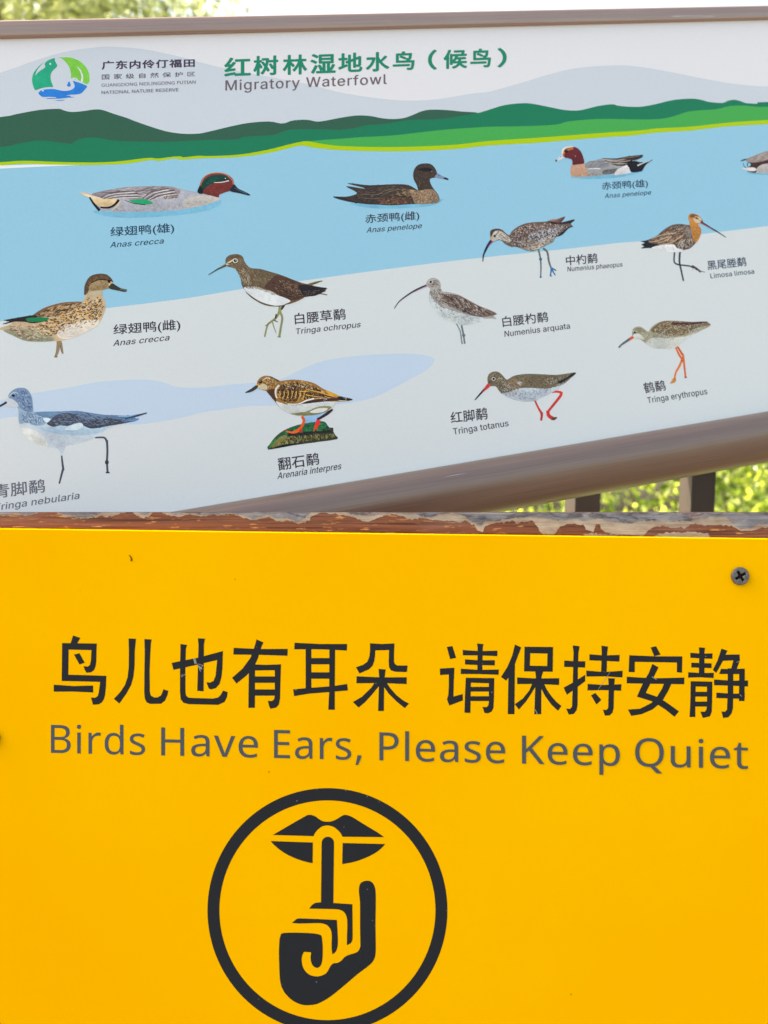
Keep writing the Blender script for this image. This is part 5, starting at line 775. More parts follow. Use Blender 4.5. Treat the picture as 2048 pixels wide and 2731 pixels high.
k.line((60, 70, 76), (40, 20), [(372, 382), (300, 430), (220, 485), (166, 535)]); k.line((150, 164, 172), (4, 4), [(320, 420), (240, 474), (180, 525)]); k.p((232, 84, 36), [(350, 375), (372, 372), (386, 396), (318, 440), (320, 425)]); done(P)

P = bird('M', "blue-grey and white wader with dark legs at the left edge"); k = P[0]
k.line((74, 76, 88), (13, 22), [(568, 740), (574, 800), (584, 878)]); k.line((74, 76, 88), (21, 14), [(580, 870), (562, 940), (546, 1002)])
k.line((76, 78, 92), (13, 22), [(875, 578), (960, 578), (986, 620)]); k.line((76, 78, 92), (20, 19), [(985, 600), (990, 700), (986, 800), (992, 905)]); k.dot((50, 52, 66), (985, 805), 18, 22); k.line((50, 52, 66), (12, 14), [(975, 900), (1010, 900)])
body = [(-60, 330), (0, 270), (50, 235), (80, 190), (110, 145), (160, 122), (220, 120), (260, 145), (290, 200), (300, 270), (300, 335), (400, 345), (550, 335), (700, 330), (820, 345), (950, 365), (1080, 370), (1200, 370), (1355, 348), (1300, 376), (1240, 395), (1286, 408), (1200, 437), (1100, 455), (1000, 490), (930, 540), (860, 585), (760, 620), (620, 650), (592, 690), (570, 748), (548, 700), (510, 668), (440, 667), (340, 640), (260, 590), (200, 520), (170, 440), (160, 340), (140, 300), (60, 288), (0, 300)]
k.p((200, 214, 224), body, sub=3)
k.p((222, 226, 222), [(190, 500), (260, 490), (400, 560), (440, 660), (340, 640), (260, 590)])
k.p((176, 204, 224), [(330, 480), (500, 480), (700, 450), (860, 490), (1000, 470), (900, 540), (700, 560), (500, 540)])
k.p((150, 178, 202), [(170, 330), (160, 290), (250, 300), (300, 335), (400, 350), (430, 440), (340, 470), (240, 440), (180, 450)])
k.p((124, 152, 184), [(75, 200), (110, 147), (160, 122), (222, 120), (262, 145), (292, 200), (302, 270), (300, 340), (220, 330), (170, 290), (130, 250)])
k.scatter([(100, 170), (220, 125), (290, 210), (300, 330), (220, 320), (150, 240)], [(60, 84, 120), (170, 196, 224), (80, 110, 154)], 110, 34, 9, 50, .5)
k.scatter([(190, 340), (300, 340), (430, 360), (400, 460), (300, 470), (200, 430)], [(70, 96, 136), (196, 214, 232), (110, 140, 180)], 110, 30, 9, 60, .6)
k.p((100, 134, 168), [(330, 345), (550, 336), (700, 331), (820, 346), (950, 366), (1080, 372), (1200, 372), (1355, 349), (1290, 378), (1240, 395), (1280, 408), (1200, 435), (1000, 420), (800, 420), (600, 400), (430, 400)])
k.p((72, 78, 96), [(432, 450), (460, 420), (520, 370), (620, 350), (700, 370), (820, 420), (1000, 400), (1140, 420), (1200, 434), (1000, 470), (900, 488), (830, 492), (760, 460), (740, 435), (680, 450), (620, 470), (560, 462), (490, 478)])
k.scatter([(440, 440), (560, 360), (760, 345), (1000, 390), (1180, 425), (900, 480), (700, 445), (520, 470)], [(110, 128, 150), (46, 46, 62), (90, 96, 116), (130, 150, 176)], 190, 48, 10, 15, .4)
k.p((210, 232, 246), [(395, 400), (440, 395), (465, 412), (430, 440)]); k.p((214, 234, 246), [(600, 500), (660, 465), (740, 440), (765, 475), (700, 510)])
k.line((40, 50, 70), (9, 12), [(1150, 405), (1230, 385), (1352, 350)]); k.line((150, 200, 236), (9, 5), [(1090, 380), (1160, 380), (1230, 374)])
k.line((80, 150, 210), (5, 7), [(1140, 432), (1210, 418), (1280, 400)])
k.p((206, 212, 220), [(50, 240), (90, 215), (150, 250), (170, 290), (130, 296), (60, 286)]); k.line((196, 212, 226), (5, 9), [(70, 215), (120, 165), (170, 170)])
k.dot((22, 22, 34), (122, 190), 15, 12); k.line((40, 50, 70), (22, 14), [(62, 250), (20, 276), (-70, 322)]); done(P)

P = bird('N', "small tortoiseshell wader with orange legs perched on a mossy rock"); k = P[0]
k.p((150, 194, 232), [(830, 600), (950, 590), (1110, 555), (1030, 650), (960, 690), (830, 712), (845, 660)])
rock = [(413, 1000), (440, 930), (500, 850), (600, 775), (760, 712), (950, 680), (1050, 670), (1090, 690), (1125, 742), (1172, 745), (1175, 790), (1200, 835), (1222, 878), (1000, 910), (700, 952)]
k.p((56, 56, 36), rock, sub=2)
k.p((14, 98, 56), [(470, 900), (540, 825), (640, 765), (780, 712), (950, 683), (1050, 672), (1100, 705), (1090, 760), (900, 770), (780, 820), (620, 810), (520, 870)])
k.scatter([(480, 900), (620, 800), (800, 720), (1050, 680), (1160, 760), (1000, 790), (760, 800)], [(20, 130, 70), (10, 70, 44), (30, 40, 34), (60, 150, 90)], 130, 60, 14, -20, .4)
k.p((132, 128, 70), [(450, 960), (540, 860), (620, 830), (660, 880), (700, 930), (520, 975)]); k.p((50, 130, 60), [(420, 990), (450, 920), (500, 870), (500, 900), (450, 970)])
k.scatter([(480, 960), (620, 840), (1180, 800), (1200, 870), (900, 910), (600, 960)], [(150, 146, 80), (96, 96, 48), (34, 30, 26), (176, 168, 100), (60, 56, 40)], 190, 46, 14, 80, .4)
k.scatter([(620, 810), (1160, 770), (1180, 800), (640, 850)], [(20, 24, 24), (34, 38, 32)], 60, 60, 18, 0)
k.p((20, 24, 22), [(418, 1000), (600, 940), (760, 935), (600, 968)]); 
k.line((226, 226, 214), (30, 26), [(780, 580), (800, 612)]); k.line((236, 92, 34), (30, 34), [(808, 612), (832, 660), (815, 715), (775, 775)]); k.line((240, 96, 30), (44, 10), [(780, 765), (730, 795), (680, 800), (620, 785)]); k.dot((190, 50, 40), (795, 785), 20)
k.line((52, 32, 32), (40, 26), [(1160, 525), (1110, 575), (1040, 620), (985, 650)]); k.line((232, 52, 46), (56, 36), [(1005, 655), (985, 710), (962, 750)]); k.line((206, 86, 50), (30, 12), [(965, 740), (945, 790)]); k.line((206, 86, 50), (16, 8), [(975, 745), (990, 770)])
body = [(285, 240), (292, 200), (330, 158), (380, 140), (440, 145), (490, 170), (540, 200), (600, 195), (720, 185), (850, 200), (950, 227), (1040, 282), (1100, 312), (1250, 376), (1400, 415), (1330, 437), (1250, 442), (1200, 462), (1165, 520), (1100, 555), (1000, 590), (850, 606), (740, 600), (640, 565), (560, 520), (500, 450), (440, 372), (400, 322), (340, 302), (290, 280)]
k.p((158, 112, 54), body, sub=3)
k.p((208, 214, 212), [(505, 440), (560, 455), (640, 478), (740, 485), (860, 450), (950, 430), (1100, 440), (1240, 442), (1195, 465), (1163, 520), (1098, 553), (1000, 588), (850, 604), (740, 598), (640, 563), (560, 518)])
k.p((140, 138, 92), [(680, 580), (850, 560), (1000, 500), (1150, 500), (1098, 553), (1000, 588), (850, 604), (740, 598)]); k.p((228, 228, 222), [(900, 560), (1000, 520), (1110, 520), (1060, 560), (960, 575)])
w = [(500, 300), (600, 205), (720, 195), (850, 210), (1000, 280), (1100, 330), (1250, 385), (1000, 410), (880, 420), (760, 460), (620, 455), (530, 400)]
k.scatter(w, [(206, 160, 84), (232, 196, 126), (190, 136, 58)], 150, 54, 22, 30, .5)
k.scatter(w, [(46, 30, 20), (70, 44, 24), (60, 36, 26), (36, 26, 22)], 230, 48, 17, 60, .5, .4)
k.scatter([(560, 240), (750, 205), (960, 260), (1000, 300), (800, 300), (600, 300)], [(50, 34, 26), (220, 200, 170), (120, 80, 40), (30, 26, 26)], 90, 36, 16, 30)
for i in range(7): k.line((226, 180, 100), (5, 12), [(540 + i * 46, 400 + i * 3), (556 + i * 46, 360 + i * 2), (550 + i * 48, 322)])
for i in range(7): k.line((66, 40, 22), (6, 10), [(560 + i * 46, 415), (578 + i * 46, 370), (572 + i * 48, 330)])
for a in ((780, 320, 950, 330, 1150, 380), (860, 300, 1010, 330, 1180, 385), (850, 360, 950, 380, 1050, 390)): k.line((222, 170, 84), (10, 8), [a[:2], a[2:4], a[4:]]); k.line((60, 40, 26), (5, 9), [(a[0], a[1] + 14), (a[2], a[3] + 15), (a[4], a[5] + 9)])
k.p((212, 160, 60), [(1090, 310), (1130, 320), (1240, 372), (1250, 385), (1180, 380), (1110, 350)])
k.p((70, 40, 36), [(780, 462), (900, 430), (1050, 408), (1240, 400), (1230, 425), (1100, 436), (960, 452), (840, 466)]); k.line((232, 232, 226), (12, 16), [(640, 470), (760, 470), (860, 430), (950, 405)]); k.line((220, 200, 190), (4, 5), [(960, 405), (1060, 402), (1100, 412), (1060, 425)])
k.p((36, 26, 26), [(1230, 382), (1300, 388), (1400, 415), (1330, 430), (1240, 420)]); k.line((230, 226, 216), (8, 5), [(1240, 432), (1330, 432)]); k.line((200, 190, 170), (5, 4), [(1290, 395), (1330, 405), (1310, 418)])
k.p((84, 52, 30), [(400, 322), (440, 300), (500, 300), (498, 360), (512, 440), (470, 410), (430, 360)]); k.line((232, 226, 214), (26, 14), [(545, 250), (505, 300), (505, 370), (520, 400)])
k.scatter([(300, 210), (380, 145), (480, 170), (540, 210), (480, 300), (400, 310), (340, 290)], [(206, 160, 70), (110, 76, 40), (230, 204, 160), (150, 104, 50)], 150, 34, 11, 50, .6)
k.p((214, 196, 164), [(300, 262), (350, 235), (400, 255), (400, 300), (345, 300), (295, 282)]); k.line((230, 220, 200), (6, 16), [(350, 195), (400, 165), (440, 175)]); k.line((50, 34, 26), (8, 14), [(440, 150), (500, 180), (545, 205)])
k.dot((16, 12, 12), (325, 212), 20, 17); k.dot((200, 200, 200), (320, 206), 4); k.p((214, 160, 30), [(275, 258), (290, 235), (310, 245), (296, 265)])
k.p((58, 54, 52), [(298, 262), (270, 252), (220, 290), (145, 337), (210, 330), (275, 296)]); done(P)

P = bird('O', "grey-brown wader with red bill base and bright red legs"); k = P[0]
k.line((206, 56, 48), (18, 28), [(1025, 455), (1060, 530), (1096, 590)]); k.line((186, 44, 44), (30, 22), [(1096, 580), (1098, 620), (1090, 672)])
k.line((222, 62, 50), (22, 26), [(1212, 355), (1260, 350), (1312, 358)]); k.line((214, 52, 46), (34, 26), [(1312, 352), (1306, 395), (1240, 480), (1170, 568)]); k.line((216, 48, 44), (36, 42), [(1165, 560), (1175, 615), (1225, 650)]); k.p((90, 60, 40), [(1215, 640), (1250, 630), (1270, 640), (1235, 666), (1205, 660)])
body = [(502, 262), (497, 200), (515, 155), (560, 130), (610, 130), (650, 155), (690, 200), (716, 217), (780, 180), (850, 162), (960, 153), (1100, 158), (1250, 165), (1380, 150), (1460, 138), (1471, 155), (1420, 200), (1350, 260), (1290, 300), (1280, 325), (1210, 360), (1130, 400), (1050, 440), (1030, 462), (1015, 456), (900, 460), (800, 440), (700, 400), (650, 370), (610, 320), (590, 292), (540, 290), (515, 285)]
k.p((116, 104, 82), body, sub=3)
k.p((194, 206, 218), [(660, 370), (760, 350), (850, 315), (1000, 310), (1150, 322), (1280, 290), (1350, 258), (1290, 300), (1278, 325), (1210, 358), (1130, 398), (1030, 450), (900, 458), (800, 438), (700, 398)])
k.p((146, 122, 96), [(700, 260), (780, 210), (850, 230), (880, 290), (800, 330), (720, 310)])
k.scatter([(720, 230), (850, 170), (1100, 165), (1330, 170), (1250, 270), (1100, 310), (900, 300), (740, 280)], [(90, 76, 54), (150, 134, 104), (70, 58, 44), (128, 108, 76)], 280, 34, 9, 25, .4)
k.scatter([(1130, 200), (1300, 175), (1440, 160), (1280, 260), (1150, 290)], [(220, 214, 196), (60, 50, 44), (90, 74, 56)], 130, 20, 7, 75, .4)
k.scatter([(600, 290), (700, 230), (860, 320), (800, 420), (700, 390), (640, 350)], [(60, 56, 54), (206, 204, 198), (100, 90, 78)], 210, 26, 7, 45, .4)
k.scatter([(760, 350), (1000, 320), (1260, 310), (1120, 390), (1000, 445), (840, 440)], [(56, 60, 68), (80, 84, 92), (222, 232, 240)], 170, 22, 7, 40, .5)
k.scatter([(820, 230), (900, 240), (880, 290), (830, 270)], [(214, 220, 224), (190, 190, 180)], 20, 40, 9, 40)
k.scatter([(505, 250), (520, 160), (600, 135), (690, 210), (700, 280), (600, 285)], [(70, 60, 50), (150, 136, 108), (200, 190, 168), (90, 74, 54)], 170, 24, 6, 35, .5)
k.p((30, 28, 32), [(1280, 240), (1380, 190), (1420, 158), (1465, 138), (1471, 155), (1400, 200), (1300, 262)]); k.scatter([(1240, 280), (1400, 205), (1420, 200), (1290, 300)], [(60, 56, 58), (226, 230, 232)], 30, 14, 6, 70)
k.dot((224, 220, 208), (565, 210), 22, 20); k.dot((14, 12, 14), (565, 210), 15, 14); k.line((40, 34, 32), (7, 6), [(505, 262), (540, 230)]); k.line((210, 200, 180), (4, 9), [(600, 215), (640, 205), (665, 212)])
k.line((40, 34, 40), (34, 10), [(512, 280), (450, 340), (358, 443)]); k.p((222, 60, 56), [(500, 262), (520, 272), (530, 292), (470, 340), (440, 362), (470, 300)]); k.line((60, 40, 46), (4, 6), [(505, 278), (440, 350)]); done(P)

# ------------------------------------------------------------------ the wooden backing board in front
def wood_mat():
    m, n, l, b = node_mat("weathered_red_brown_wood")
    vec = mapped(n, l, (4, 4, 260), (0, .03, 0)); g = noise(n, l, 1.0, 6, .65, vec)
    g2 = noise(n, l, 1.0, 3, .6, mapped(n, l, (12, 12, 560), (0, .05, 0)))
    c = ramp(n, l, g, [(.25, rgb((74, 42, 30))), (.48, rgb((118, 68, 46))), (.62, rgb((138, 86, 62))), (.8, rgb((150, 112, 98)))])
    c = mixc(n, l, ramp(n, l, g2, [(.36, (.85, .85, .85, 1)), (.5, (0, 0, 0, 1))]), c, rgb((64, 30, 24)))
    fl = noise(n, l, 1.0, 3, .6, mapped(n, l, (100, 100, 640), (0, -.16, 0)))
    c = mixc(n, l, ramp(n, l, fl, [(.60, (0, 0, 0, 1)), (.72, (.8, .8, .8, 1))]), c, rgb((224, 168, 108)))
    sv = noise(n, l, 1.0, 4, .6, mapped(n, l, (16, 16, 90)))
    c = mixc(n, l, ramp(n, l, sv, [(.52, (0, 0, 0, 1)), (.75, (.5, .5, .5, 1))]), c, rgb((160, 128, 122)))
    l.new(c, b.inputs["Base Color"]); b.inputs["Roughness"].default_value = .7
    bump(n, l, b, g2, .8, .0006); return m
M_WOOD = wood_mat()
def paint_mat(name, stops, crack):
    m, n, l, b = node_mat(name)
    v = noise(n, l, 1.0, 7, .7, mapped(n, l, (60, 60, 170), (0, .1, 0)))
    c = ramp(n, l, v, stops)
    if crack:
        w = noise(n, l, 1.0, 5, .6, mapped(n, l, (26, 26, 110), (0, .12, 0)))
        ck = ramp(n, l, w, [(.47, (0, 0, 0, 1)), (.50, (.9, .9, .9, 1)), (.53, (0, 0, 0, 1))])
        c = mixc(n, l, ck, c, rgb((58, 60, 70)))
        rd = noise(n, l, 1.0, 4, .6, mapped(n, l, (22, 22, 60)))
        c = mixc(n, l, ramp(n, l, rd, [(.60, (0, 0, 0, 1)), (.72, (.55, .55, .55, 1))]), c, rgb((172, 118, 104)))
    st = noise(n, l, 1.0, 6, .65, mapped(n, l, (9, 9, 520), (0, .04, 0)))     # the wood's grain shows through the worn paint
    c = mixc(n, l, ramp(n, l, st, [(.46, (0, 0, 0, 1)), (.68, (.62, .62, .62, 1))]), c, rgb((138, 88, 66)) if not crack else rgb((92, 90, 98)))
    st2 = noise(n, l, 1.0, 4, .6, mapped(n, l, (13, 13, 800), (0, .04, 0)))
    c = mixc(n, l, ramp(n, l, st2, [(.58, (0, 0, 0, 1)), (.72, (.5, .5, .5, 1))]), c, rgb((206, 202, 198)))
    l.new(c, b.inputs["Base Color"]); b.inputs["Roughness"].default_value = .55
    bump(n, l, b, st, .9, .001); return m
M_PAINT = paint_mat("peeling_grey_paint", [(.28, rgb((88, 90, 102))), (.5, rgb((126, 128, 138))), (.72, rgb((168, 168, 172)))], True)
M_PRIMER = paint_mat("cream_primer", [(.3, rgb((140, 126, 112))), (.6, rgb((182, 172, 158))), (.8, rgb((208, 202, 194)))], False)
wz = lambda py: 1.25 - (py - H / 2) / FPX * .75
wx = lambda qx: (qx - W / 2) / FPX * .75
YB = .7535
wood = tag(empty("wooden_board", Vector((0, .765, 0))), "dark wooden backing board with grey paint peeling off its top edge, behind the yellow sign", "board")
top_z = 1.25 - (1365.5 - H / 2) / FPX * .753
V, F = box_vf(-.245, .245, YB, YB + .018, .74, top_z)
o = mesh_obj("plank", V, F, M_WOOD, wood)
bmx = bmesh.new(); bmx.from_mesh(o.data); bmesh.ops.bevel(bmx, geom=[e for e in bmx.edges], offset=.0006, segments=2, affect='EDGES'); bmx.to_mesh(o.data); bmx.free()
for sx in (-.19, .19):
    V, F = box_vf(sx - .02, sx + .02, YB + .0185, YB + .0485, 0, .92)
    mesh_obj("post", V, F, M_WOOD, wood)
WOODP = Plane(Vector((0, YB, 1.25)), Vector((0, -1, 0)))
def jag(pts, amp=1.3, step=5):
    out = []
    for a, b in zip(pts, pts[1:]):
        d = math.hypot(b[0] - a[0], b[1] - a[1]); n_ = max(1, int(d / step))
        for i in range(n_):
            t = i / n_; out.append((a[0] + (b[0] - a[0]) * t + random.gauss(0, amp * .6), a[1] + (b[1] - a[1]) * t + random.gauss(0, amp)))
    out.append(pts[-1]); return out
TOPY = 1366.6
def patch(mat, edge, lift, name="paint_patch", closed=False):
    """a flake of paint with real thickness: edge in photo pixels from left to right; its top runs along the plank's top"""
    e = jag(edge)
    if not closed:
        e = [(x, max(y, TOPY + .6)) for x, y in e]; loop = [(e[0][0], TOPY)] + e + [(e[-1][0], TOPY)]
    else: loop = e[:-1]
    ink = Ink(WOODP, 'X', lift, 0); ink.raw([loop])
    n_ = len(ink.V); lo = [WOODP.at(x, y, .00001) for x, y in loop]
    ink.V += lo
    for i in range(n_):
        j = (i + 1) % n_; ink.F.append((i, j, n_ + j, n_ + i)); ink.C.append(None)
    return ink.build(name, mat, wood)
w1 = lambda p: cp('W1', p); w2 = lambda p: cp('W2', p)
for e in (w1([(-60, 30), (0, 41), (60, 39), (110, 41), (140, 36), (165, 26)]), w1([(243, 26), (252, 36), (275, 43), (330, 49), (380, 55), (420, 46), (440, 39), (455, 47), (490, 42), (530, 29), (545, 26)]),
          w1([(575, 26), (590, 42), (615, 52), (640, 47), (660, 26)]),
          w1([(700, 26), (730, 42), (770, 47), (800, 40), (820, 33), (850, 42), (890, 45), (920, 38), (960, 40), (985, 33), (1020, 38), (1060, 52), (1100, 64), (1130, 50), (1165, 46), (1190, 62), (1215, 66), (1245, 60), (1275, 74), (1310, 77), (1335, 60), (1350, 42), (1380, 30), (1450, 33), (1520, 45), (1545, 58), (1590, 67), (1620, 55), (1659, 40)]) +
          w2([(50, 34), (90, 47), (120, 60), (160, 50), (190, 58), (230, 60), (290, 66), (320, 70), (350, 62), (388, 80), (405, 105), (425, 110), (437, 85), (500, 70), (560, 65), (580, 75), (640, 60), (660, 85), (685, 122), (735, 124), (760, 88), (800, 76), (860, 78), (880, 105), (905, 112), (915, 76), (932, 76), (942, 105), (985, 122), (1120, 126), (1150, 100), (1170, 88), (1200, 85), (1250, 95), (1300, 92), (1340, 76), (1400, 84), (1450, 80), (1500, 86), (1540, 105), (1580, 109), (1620, 96), (1659, 91), (1760, 80)])):
    patch(M_PRIMER, e, .00012)
for e in (w1([(-60, 28), (0, 34), (40, 37), (60, 30), (75, 28), (90, 36), (125, 35), (150, 27)]), w1([(255, 27), (280, 38), (330, 45), (372, 50), (405, 45), (430, 32), (437, 27)]), w1([(598, 27), (612, 36), (634, 36), (645, 27)]),
          w1([(735, 27), (760, 36), (785, 30), (830, 30), (870, 33), (940, 35), (1000, 29), (1060, 42), (1092, 55), (1120, 44), (1160, 36), (1200, 52), (1240, 48), (1285, 69), (1318, 55), (1333, 33), (1338, 27)]),
          w1([(1500, 27), (1540, 38), (1600, 42), (1659, 30)]) + w2([(100, 27), (135, 30), (160, 44), (200, 50), (240, 32), (300, 29), (350, 45), (398, 80), (420, 84), (440, 62), (500, 62), (560, 50), (640, 45), (700, 55), (760, 60), (800, 56), (870, 58), (930, 52), (965, 60), (1000, 70), (1060, 75), (1110, 66), (1180, 61), (1260, 66), (1340, 60), (1420, 44), (1480, 47), (1500, 70), (1540, 99), (1580, 95), (1620, 76), (1659, 75), (1760, 66)])):
    patch(M_PAINT, e, .00030)
patch(M_PRIMER, w2([(1160, 134), (1190, 116), (1260, 114), (1330, 112), (1400, 118), (1412, 136), (1300, 137), (1160, 134)]), .0001, closed=True)
patch(M_PRIMER, w2([(860, 126), (890, 118), (960, 121), (1010, 127), (940, 131), (860, 126)]), .0001, closed=True)

# ------------------------------------------------------------------ the yellow sign
sign = tag(empty("quiet_sign", Vector((0, .75, .9))), "yellow metal sign asking for quiet, with bold Chinese characters and a finger-on-lips symbol", "sign")
def ytop(x): return 1408.6 + .0131 * x
def yc(x, y, d=0.0): return Vector((wx(x), .75 + d, wz(y)))
pts = [(-190, ytop(-190)), (2240, ytop(2240)), (2218, 3500), (-160, 3480)]
fr = [yc(x, y) for x, y in pts]; bkp = [yc(x, y, .002) for x, y in pts]
o = mesh_obj("panel", fr + bkp, [(3, 2, 1, 0), (4, 5, 6, 7), (0, 1, 5, 4), (1, 2, 6, 5), (2, 3, 7, 6), (3, 0, 4, 7)], M_YELLOW, sign)
bmx = bmesh.new(); bmx.from_mesh(o.data); bmesh.ops.bevel(bmx, geom=[e for e in bmx.edges], offset=.0005, segments=3, affect='EDGES'); bmx.to_mesh(o.data); bmx.free()

def glyph(name, crop, shapes):
    ink = Ink(YEL, crop, .00002, 1e-6)
    for s_ in shapes: ink.raw([cp(crop, l_) for l_ in (s_ if isinstance(s_[0], list) else [s_])])
    return ink.build("lettering", M_BLACK, sign, name)
def R4(x0, y0, x1, y1): return [(x0, y0), (x1, y0), (x1, y1), (x0, y1)]
glyph("bold Chinese character for bird", 'Y1', [[(178, 82), (224, 98), (203, 134), (160, 134)],
  [(108, 130), (328, 133), (326, 180), (325, 240), (321, 275), (310, 302), (290, 316), (262, 318), (251, 300), (243, 276), (270, 279), (284, 268), (290, 240), (293, 175), (150, 172), (148, 330), (388, 337), (386, 400), (380, 460), (372, 487), (360, 505), (340, 518), (303, 520), (290, 474), (318, 476), (333, 465), (340, 440), (348, 376), (105, 370)],
  [(183, 203), (218, 194), (252, 255), (218, 266)], [(55, 393), (180, 402), (305, 398), (305, 443), (180, 437), (55, 438)]])
glyph("bold Chinese character with two long legs", 'Y1', [[(528, 101), (576, 103), (568, 180), (567, 270), (560, 340), (545, 395), (515, 450), (470, 513), (435, 483), (475, 440), (505, 395), (522, 345), (529, 280), (530, 180)],
  [(628, 104), (675, 108), (670, 130), (666, 200), (662, 300), (663, 440), (670, 463), (690, 474), (712, 473), (732, 462), (742, 440), (748, 422), (780, 432), (774, 460), (760, 493), (735, 514), (665, 515), (642, 505), (630, 480), (627, 440), (628, 300), (630, 200)]])
glyph("bold Chinese character with a scratch across its middle", 'Y1', [[(966, 100), (1012, 102), (1005, 140), (1003, 435), (962, 433), (970, 140)],
  [(800, 255), (970, 222), (1125, 180), (1122, 290), (1116, 345), (1103, 390), (1080, 415), (1050, 424), (1035, 418), (1020, 378), (1045, 380), (1066, 368), (1078, 335), (1088, 238), (960, 268), (812, 300)],
  [(855, 136), (899, 142), (891, 165), (888, 280), (888, 440), (892, 462), (905, 474), (930, 477), (1060, 481), (1095, 474), (1112, 455), (1125, 430), (1155, 440), (1151, 470), (1135, 503), (1095, 521), (910, 517), (875, 508), (857, 485), (853, 440), (853, 300), (856, 165)]])
glyph("bold Chinese character with two bars in its box", 'Y1', [[(1192, 160), (1360, 168), (1535, 167), (1533, 211), (1360, 205), (1190, 203)],
  [(1337, 107), (1381, 126), (1370, 150), (1345, 230), (1320, 285), (1275, 335), (1210, 387), (1182, 350), (1250, 290), (1300, 220), (1325, 150)],
  [(1288, 290), (1325, 265), (1400, 268), (1492, 264), (1488, 400), (1486, 480), (1479, 518), (1462, 538), (1425, 546), (1417, 530), (1408, 496), (1435, 496), (1448, 485), (1452, 460), (1452, 302), (1328, 304), (1327, 540), (1285, 540)], R4(1325, 341, 1453, 382), R4(1325, 423, 1453, 463)])
glyph("bold Chinese character for ear", 'Y2', [[(155, 128), (320, 136), (488, 136), (486, 178), (320, 170), (153, 170)], R4(225, 165, 262, 420), [(375, 165), (412, 165), (410, 410), (410, 552), (368, 552), (374, 430)], R4(258, 225, 380, 265), R4(258, 315, 380, 356),
  [(146, 423), (230, 415), (400, 402), (488, 388), (493, 430), (380, 440), (250, 450), (152, 466)]])
glyph("bold Chinese character shaped like a tree under a hood", 'Y2', [[(632, 131), (710, 136), (787, 132), (785, 180), (784, 245), (789, 262), (805, 272), (870, 272), (866, 314), (790, 312), (764, 303), (752, 282), (750, 250), (752, 175), (666, 177), (664, 215), (659, 248), (648, 275), (625, 297), (565, 323), (543, 283), (590, 267), (615, 248), (628, 215), (632, 180)],
  [(686, 293), (731, 297), (726, 345), (722, 400), (720, 560), (683, 560), (688, 400), (690, 345)], [(547, 340), (700, 347), (865, 346), (864, 390), (700, 383), (546, 385)],
  [(690, 378), (690, 402), (640, 462), (600, 505), (560, 538), (523, 503), (580, 470), (640, 412), (662, 378)], [(718, 378), (738, 380), (760, 415), (800, 460), (845, 495), (879, 513), (852, 542), (800, 500), (750, 450), (716, 402)]])
glyph("bold Chinese character for please", 'Y2', [[(1117, 155), (1153, 149), (1177, 224), (1138, 232)], [(1073, 291), (1166, 286), (1162, 380), (1160, 468), (1218, 452), (1220, 493), (1133, 526), (1118, 485), (1126, 460), (1130, 400), (1130, 329), (1075, 333)],
  [(1308, 132), (1350, 137), (1345, 160), (1343, 300), (1310, 300), (1312, 160)], [(1218, 174), (1330, 181), (1438, 178), (1437, 213), (1330, 209), (1218, 208)], [(1232, 233), (1325, 239), (1421, 238), (1421, 272), (1325, 270), (1232, 266)], [(1206, 292), (1325, 300), (1447, 297), (1445, 331), (1325, 327), (1205, 326)],
  [(1237, 349), (1418, 352), (1416, 470), (1413, 540), (1402, 563), (1380, 574), (1356, 573), (1342, 533), (1368, 535), (1379, 525), (1383, 500), (1383, 385), (1270, 381), (1267, 572), (1229, 571), (1232, 460)], R4(1266, 407, 1385, 437), R4(1266, 466, 1385, 497)])
glyph("bold Chinese character with a square box above crossing strokes", 'Y3', [[(60, 139), (100, 158), (72, 230), (60, 265), (57, 580), (14, 580), (18, 350), (4, 368), (-29, 345), (12, 280), (42, 210)],
  [[(120, 153), (301, 155), (299, 312), (117, 310)], [(157, 195), (154, 273), (263, 275), (265, 197)]],
  [(188, 308), (239, 308), (228, 345), (226, 580), (182, 580), (188, 400), (192, 345)], [(73, 347), (200, 354), (340, 352), (339, 396), (200, 389), (74, 390)],
  [(190, 383), (190, 405), (160, 455), (130, 500), (85, 551), (58, 517), (110, 480), (150, 430), (170, 383)], [(226, 383), (243, 386), (262, 425), (290, 465), (320, 500), (354, 528), (332, 559), (290, 520), (250, 465), (224, 415)]])
glyph("bold Chinese character with a hooked stem on each side", 'Y3', [[(424, 145), (469, 150), (462, 190), (458, 300), (456, 520), (450, 555), (432, 578), (400, 583), (383, 544), (408, 546), (420, 532), (425, 400), (428, 250), (430, 190)], [(371, 240), (440, 245), (505, 245), (503, 286), (440, 283), (370, 281)],
  [(367, 412), (425, 380), (504, 330), (504, 372), (450, 412), (388, 458)], [(606, 147), (648, 152), (643, 200), (640, 312), (604, 312), (608, 200)], [(530, 201), (625, 208), (722, 205), (720, 248), (625, 243), (530, 240)],
  [(510, 304), (625, 313), (741, 305), (739, 348), (625, 341), (511, 342)], [(519, 388), (620, 395), (733, 390), (731, 432), (620, 428), (518, 430)],
  [(648, 352), (692, 354), (687, 400), (684, 540), (677, 570), (658, 588), (628, 589), (615, 551), (637, 553), (649, 540), (652, 400)], [(540, 461), (568, 445), (606, 490), (575, 519)]])
glyph("bold Chinese character with a roof over crossed strokes", 'Y3', [[(917, 158), (952, 150), (981, 204), (940, 214)], [(782, 207), (950, 214), (1118, 214), (1116, 318), (1083, 315), (1083, 254), (818, 249), (817, 315), (778, 313)],
  [(928, 262), (967, 283), (955, 310), (887, 445), (960, 470), (1010, 500), (1097, 562), (1068, 597), (1010, 550), (930, 500), (830, 469), (870, 380), (905, 320)], [(766, 343), (940, 353), (1131, 348), (1130, 391), (940, 388), (766, 385)],
  [(1005, 378), (1052, 382), (1030, 430), (990, 500), (930, 550), (860, 580), (795, 591), (773, 550), (850, 545), (920, 510), (960, 465), (988, 420)]])
